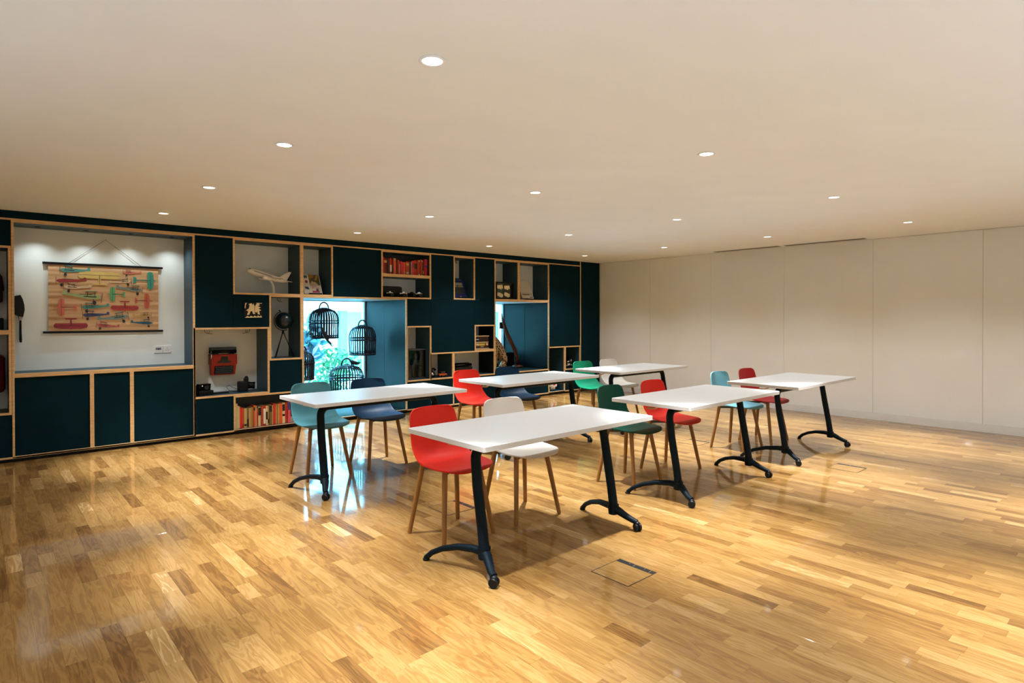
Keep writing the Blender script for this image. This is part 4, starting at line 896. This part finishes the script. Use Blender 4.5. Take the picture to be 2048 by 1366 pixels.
# football and motorcycle model
fb = thing('football', 'small white and red panelled ball in the bottom niche', 'ball', (7.72, YS+0.15, 0.034+TI))
b = MB(); n, mm, R_ = 24, 14, 0.10
for i in range(mm):
    for j in range(n):
        def pt(a, c): th = math.pi*a/mm; an = 2*math.pi*c/n; return (R_*math.sin(th)*math.cos(an), R_*math.sin(th)*math.sin(an), R_+R_*math.cos(th))
        b.cur = (1 if (j//2) % 2 == 0 else 0) if i < mm//2 else (2 if (j % 6 in (0, 1) and i in (mm//2+1, mm//2+2)) else 0)
        b.smooth = True; b.add([pt(i, j), pt(i+1, j), pt(i+1, j+1), pt(i, j+1)], [(0, 1, 2, 3)])
b.build('skin', [M_WHITE, col('ball_red', 190, 60, 40, 0.4), M_BLACK], fb)
S().tube([(0, 0, 2*R_-0.002), (0, 0, 2*R_+0.002)], 0.004, 8).build('valve', M_BLACK, fb)
mo = thing('model_motorcycle', 'small chrome and black model motorcycle in the right niche', 'model motorcycle', (8.15, YS+0.14, 0.42+TI))
for x in (-0.095, 0.095):
    S().lathe([(0.030, -0.010), (0.042, -0.010), (0.046, 0.0), (0.042, 0.010), (0.030, 0.010), (0.030, -0.010)], 20, Matrix.Translation((x, 0, 0.046)) @ Matrix.Rotation(math.radians(90), 4, 'X')).build('wheel', M_BLACK, mo)
    S().lathe([(0.0, -0.004), (0.030, -0.004), (0.030, 0.004), (0.0, 0.004)], 14, Matrix.Translation((x, 0, 0.046)) @ Matrix.Rotation(math.radians(90), 4, 'X')).build('hub', M_CHROME, mo)
MB().rbox(-0.045, 0.04, -0.022, 0.022, 0.035, 0.085, 0.01).build('engine', M_CHROME, mo)
S().tube([(0.055, 0, 0.11), (0.0, 0, 0.118), (-0.03, 0, 0.105)], [0.012, 0.022, 0.012], 12).build('tank', M_CHROME, mo)
S().tube([(-0.03, 0, 0.10), (-0.07, 0, 0.095), (-0.115, 0, 0.105)], [0.014, 0.016, 0.008], 10).build('saddle', M_BLACK, mo)
S().tube([(0.095, 0, 0.046), (0.07, 0, 0.12), (0.055, 0, 0.155)], 0.006, 8).build('fork', M_CHROME, mo)
S().tube([(0.03, -0.06, 0.15), (0.055, -0.02, 0.158), (0.055, 0.02, 0.158), (0.03, 0.06, 0.15)], 0.004, 8).build('handlebar', M_CHROME, mo)
S().tube([(0.03, -0.03, 0.04), (-0.05, -0.03, 0.04), (-0.13, -0.03, 0.05)], 0.008, 8).build('exhaust', M_CHROME, mo)
S().ball((0.085, 0, 0.135), 0.016, 12, 8).build('headlamp', M_CHROME, mo)
ts = thing('toy_figure', 'tiny yellow and brown figure beside the model motorcycle', 'figurine', (7.975, YS+0.06, 0.42+TI))
S().tube([(0, 0, 0.0), (0, 0, 0.02), (0, 0, 0.045)], [0.016, 0.018, 0.010], 10).build('body', col('toy_brown', 120, 80, 40), ts); S().ball((0, 0, 0.058), 0.015, 10, 8).build('head', col('toy_yellow', 225, 190, 110), ts)

# ------------------------------------------------------------------ bird cages in the window bay
def cage(x, y, zbot, R_, H_, label, ztop=1.655-TI):
    c = thing('bird_cage', label, 'bird cage', (x, y, zbot), 0, 'rattan cages hanging in the window bay')
    n = 34
    prof = [(0.96, 0.0), (0.97, 0.30), (1.0, 0.55), (0.98, 0.68), (0.90, 0.80), (0.72, 0.90), (0.40, 0.975), (0.14, 1.0)]
    for k in range(n):
        a = 2*math.pi*k/n
        S().tube([(R_*r*math.cos(a), R_*r*math.sin(a), H_*z) for r, z in prof], 0.0085, 6, (1.0, 0.5), up=Vector((math.cos(a), math.sin(a), 0))).build('cane', M_RATTAN, c)
    for (z, r, th) in ((0.03, 0.965, 0.010), (0.09, 0.965, 0.006), (0.50, 1.0, 0.008), (0.58, 1.01, 0.008), (0.905, 0.72, 0.008), (0.99, 0.16, 0.014)):
        S().tube([(R_*r*math.cos(a), R_*r*math.sin(a), H_*z) for a in [2*math.pi*k/36 for k in range(37)]], th, 6, caps=False).build('hoop', M_RATTAN, c)
    S().lathe([(0.0, 0.0), (R_*0.96, 0.0), (R_*0.96, 0.008), (0.0, 0.008)], 30, Matrix.Translation((0, 0, 0.001))).build('floor_disc', M_RATTAN, c)
    hr = R_*0.33
    S().tube([(hr*math.cos(a), 0, H_*0.99+hr*1.25*math.sin(a)) for a in [math.pi*k/14 for k in range(15)]], 0.0105, 8).build('handle', M_RATTAN, c)
    S().tube([(0, 0, H_*0.99+hr*1.25), (0, 0, ztop-zbot-0.001)], 0.0012, 5).build('hanging_wire', M_CHROME, c)
    return c
cage(3.605, YS+0.55, 1.087, 0.20, 0.425, 'rattan cage hung highest, full in front of the window')
cage(4.25, YS+0.66, 0.823, 0.195, 0.44, 'rattan cage hung half before the dark side panel')
cage(3.94, YS+0.55, 0.30, 0.235, 0.40, 'wide low rattan cage above the pale teal chair')
cage(3.295, YS+0.55, 0.53, 0.155, 0.40, 'narrow rattan cage hung behind the left plywood edge')
bd = thing('bird_ornament', 'dark long tailed parrot ornament perched on the highest cage', 'bird ornament', (3.46, YS+0.315, 1.09))
b = S(); b.tube([(0.0, 0, 0.155), (0.012, 0, 0.148), (0.02, 0, 0.125), (0.035, 0, 0.085), (0.055, 0, 0.04), (0.075, 0, 0.0), (0.11, 0, -0.05), (0.16, 0, -0.11)], [0.008, 0.02, 0.022, 0.03, 0.028, 0.02, 0.017, 0.006], 12, (1, 0.8)); b.build('body', M_RATTAN, bd)
S().tube([(0.004, 0, 0.158), (-0.014, 0, 0.15), (-0.016, 0, 0.138)], [0.01, 0.006, 0.001], 8).build('beak', M_BLACK, bd)
S().tube([(0.04, -0.03, 0.10), (0.06, -0.034, 0.05), (0.10, -0.02, -0.01)], [0.006, 0.02, 0.004], 8, (0.4, 1)).build('wing', M_RATTAN, bd)
for dx in (0.0, 0.02): S().tube([(0.075, 0, 0.0), (0.12+dx, 0, -0.06), (0.175+dx, 0, -0.125)], [0.01, 0.012, 0.002], 6, (1, 0.4)).build('tail_feather', M_RATTAN, bd)
b2 = thing('bird_ornament', 'small dark bird ornament on the wide low cage', 'bird ornament', (4.02, YS+0.5, 0.70))
S().tube([(-0.05, 0, 0.05), (-0.035, 0, 0.05), (0.0, 0, 0.03), (0.05, 0, 0.018), (0.12, 0, 0.02)], [0.006, 0.02, 0.03, 0.022, 0.003], 12).build('body', M_RATTAN, b2)
S().tube([(-0.05, 0, 0.05), (-0.068, 0, 0.045)], [0.007, 0.001], 6).build('beak', M_BLACK, b2)

# spotted cat and wooden blade in the second window bay ----------------------------
def spotted():
    m = bpy.data.materials.new('spotted_coat'); m.use_nodes = True; nt = m.node_tree; N = nt.nodes; L = nt.links; p = N['Principled BSDF']
    tc = N.new('ShaderNodeTexCoord'); v = N.new('ShaderNodeTexVoronoi'); v.inputs['Scale'].default_value = 34; cr = N.new('ShaderNodeValToRGB')
    cr.color_ramp.elements[0].color = (0.015, 0.012, 0.01, 1); cr.color_ramp.elements[0].position = 0.34; cr.color_ramp.elements[1].color = rgb(176, 136, 92); cr.color_ramp.elements[1].position = 0.46
    L.new(tc.outputs['Object'], v.inputs[0]); L.new(v.outputs['Distance'], cr.inputs[0]); L.new(cr.outputs[0], p.inputs['Base Color']); p.inputs['Roughness'].default_value = 0.25; return m
MSP = spotted()
zf = 0.447+TI
lp = thing('leopard_figure', 'seated spotted leopard figure in the narrow window bay', 'animal figure', (6.93, YS+0.70, zf))
b = bpy.data.meshes.new('body'); V_ = [(0.10, 0, 0.10), (0.04, 0, 0.26), (-0.03, 0, 0.42), (-0.09, 0, 0.52), (-0.15, 0, 0.56), (-0.10, -0.06, 0.30), (-0.12, -0.06, 0.15), (-0.13, -0.06, 0.03), (-0.17, -0.06, 0.02), (-0.10, 0.06, 0.30), (-0.12, 0.06, 0.15), (-0.13, 0.06, 0.03), (-0.17, 0.06, 0.02),
      (0.06, -0.09, 0.09), (-0.02, -0.10, 0.04), (-0.07, -0.10, 0.025), (0.06, 0.09, 0.09), (-0.02, 0.10, 0.04), (-0.07, 0.10, 0.025)]
E_ = [(0, 1), (1, 2), (2, 3), (3, 4), (2, 5), (5, 6), (6, 7), (7, 8), (2, 9), (9, 10), (10, 11), (11, 12), (0, 13), (13, 14), (14, 15), (0, 16), (16, 17), (17, 18)]
RR = [0.095, 0.105, 0.085, 0.062, 0.05, 0.045, 0.036, 0.03, 0.026, 0.045, 0.036, 0.03, 0.026, 0.075, 0.04, 0.028, 0.075, 0.04, 0.028]
b.from_pydata(V_, E_, []); bo = bpy.data.objects.new('body', b); COL.objects.link(bo); bo.parent = lp
sk_ = bo.modifiers.new('skin', 'SKIN'); 
for q, r in zip(b.skin_vertices[0].data, RR): q.radius = (r, r)
b.skin_vertices[0].data[0].use_root = True
ss = bo.modifiers.new('sub', 'SUBSURF'); ss.levels = ss.render_levels = 2
dg = bpy.context.evaluated_depsgraph_get(); me = bpy.data.meshes.new_from_object(bo.evaluated_get(dg)); bo.modifiers.clear(); bo.data = me; me.materials.clear(); me.materials.append(MSP)
for p in me.polygons: p.use_smooth = True
hd = S(); hd.ball((-0.15, 0, 0.585), 0.066, 16, 12, (1.05, 0.95, 1)); hd.tube([(-0.19, 0, 0.57), (-0.225, 0, 0.56), (-0.235, 0, 0.557)], [0.042, 0.034, 0.02], 12); hd.build('head', MSP, lp)
for s in (-1, 1): S().ball((-0.135, s*0.045, 0.645), 0.02, 10, 6, (0.5, 1, 1)).build('ear', MSP, lp); S().ball((-0.198, s*0.028, 0.60), 0.009, 8, 6).build('eye', M_BLACK, lp)
S().tube([(0.15, 0, 0.05), (0.2, 0.03, 0.03), (0.2, 0.1, 0.025), (0.13, 0.15, 0.025), (0.05, 0.16, 0.022)], [0.025, 0.022, 0.02, 0.018, 0.012], 10).build('tail', MSP, lp)
S().ball((-0.245, 0, 0.568), 0.011, 8, 6).build('nose', M_BLACK, lp)
wbm = col('dark_wood_blade', 74, 36, 18, 0.35, var=0.2, nscale=9, stretch=(1, 1, 0.4))
wb_ = thing('curved_wood_ornament', 'tall curved wooden blade standing beside the leopard', 'wooden blade', (7.20, YS+0.62, zf))
b = S(); b.tube([(-0.24, 0.02, 0.97), (-0.215, 0.02, 0.86), (-0.17, 0.015, 0.72), (-0.12, 0.01, 0.60), (-0.04, 0, 0.46), (0.05, 0, 0.32), (0.11, 0, 0.18), (0.125, 0, 0.05)], [0.006, 0.018, 0.036, 0.046, 0.044, 0.040, 0.038, 0.04], 14, (1.0, 0.35), up=Vector((0, 1, 0))); b.build('blade', wbm, wb_)
S().lathe([(0.0, 0.0), (0.10, 0.0), (0.10, 0.03), (0.045, 0.05), (0.0, 0.05)], 20, Matrix.Translation((0.115, 0, 0))).build('foot', wbm, wb_)
bx_ = thing('dark_cabinet_box', 'dark low box with thin metal upright beside the wooden blade', 'box', (7.30, YS+0.92, zf))
MB().rbox(-0.12, 0.12, -0.10, 0.10, 0, 0.26, 0.006).build('body', M_BLACK, bx_)
S().tube([(-0.10, 0, 0.26), (-0.10, 0, 0.98)], 0.008, 10).build('upright', M_CHROME, bx_)
MB().rbox(-0.15, -0.05, -0.012, 0.012, 0.70, 0.82, 0.003).build('bracket', col('bracket_brown', 48, 28, 20), bx_)

# ------------------------------------------------------------------ outside the windows
gr = MB().box(-6, 26, YS+BD+0.21, 26, -0.25, -0.12).build('ground_outside', col('pale_paving', 214, 214, 210, 0.8)); tag(gr, 'pale paving outside the windows', kind='structure')
bu = thing('white_building', 'white building facade with a post outside the window', 'building', (7.5, 14.0, -0.12))
FW = col('facade_white', 232, 234, 234, 0.8, var=0.02)
MB().box(-9, 11, 0.0, 0.4, 0, 3.6).build('wall', FW, bu)
MB().box(-9, 11, -1.0, 0.0, 1.66, 1.95).build('canopy', FW, bu)
for x in (-3.6, -1.14, 1.3, 3.7, 6.2, 8.6): MB().box(x-0.08, x+0.08, -0.98, -0.82, 0, 1.66).build('post', col('post_blue_grey', 96, 130, 140, 0.6), bu)
for x in (-0.45, 4.6): MB().box(x-0.35, x+0.35, -0.03, 0.0, 0.0, 1.62).build('door', col('door_pale_blue', 150, 176, 186, 0.5), bu)
LEAF = col('leaf_green', 40, 110, 62, 0.5, var=0.35, nscale=2.5); LEAF2 = col('leaf_dark', 60, 110, 120, 0.5, var=0.3, nscale=3); LEAFP = col('leaf_purple', 96, 46, 84, 0.5, var=0.3, nscale=3)
def leaf_cloud(rnd_, n, ctr, rad, L0, squash=1.0):
    b = MB()
    for _ in range(n):
        d = Vector((rnd_.gauss(0, 1), rnd_.gauss(0, 1), rnd_.gauss(0, 1))).normalized()*(rnd_.random()**0.4)
        c = Vector((ctr[0]+d.x*rad[0], ctr[1]+d.y*rad[1], ctr[2]+d.z*rad[2]))
        q = Quaternion((rnd_.gauss(0, 1), rnd_.gauss(0, 1), rnd_.gauss(0, 1), rnd_.gauss(0, 1))).normalized()
        L_ = L0*rnd_.uniform(0.6, 1.3)
        vs_ = [q @ Vector(v) + c for v in ((0, 0, 0), (L_*0.4, L_*0.22, L_*0.04), (L_, 0, 0), (L_*0.4, -L_*0.22, L_*0.04))]
        b.add(vs_, [(0, 1, 2), (0, 2, 3)])
    return b
def shrub(name, x, y, hz, rad, n, L0, label, lm, seed):
    rr = random.Random(seed); s_ = thing(name, label, 'shrub', (x, y, -0.12), 0)
    leaf_cloud(rr, n, (0, 0, hz), rad, L0).build('foliage', lm, s_)
    for k in range(4): S().tube([(rr.uniform(-.04, .04), rr.uniform(-.04, .04), 0), (rr.uniform(-.2, .2)*rad[0], rr.uniform(-.2, .2)*rad[1], hz*0.6), (rr.uniform(-.6, .6)*rad[0], rr.uniform(-.6, .6)*rad[1], hz+rad[2]*0.3)], [0.016, 0.012, 0.005], 6).build('stem', col('stem_brown', 80, 60, 44), s_)
shrub('leafy_shrub', 4.75, 10.3, 0.62, (0.62, 0.4, 0.34), 620, 0.11, 'bright green shrub in the middle of the window view', LEAF, 1)
shrub('leafy_shrub', 6.05, 10.7, 0.62, (0.55, 0.4, 0.32), 560, 0.11, 'bright green shrub at the right of the window view', LEAF, 2)
shrub('leafy_shrub', 4.35, 9.35, 0.26, (0.30, 0.25, 0.26), 360, 0.09, 'low pale shrub under the green foliage', LEAF, 3)
shrub('dark_shrub', 4.0, 9.75, 1.05, (0.28, 0.26, 0.40), 220, 0.24, 'dark blue green shrub behind the left plywood edge', LEAF2, 4)
shrub('purple_plant', 3.72, 9.05, 0.90, (0.20, 0.18, 0.07), 26, 0.24, 'purple leaved plant at the left of the window view', LEAFP, 5)
shrub('leafy_shrub', 9.1, 11.0, 0.5, (0.7, 0.5, 0.4), 420, 0.12, 'green shrub outside the narrow window', LEAF, 6)
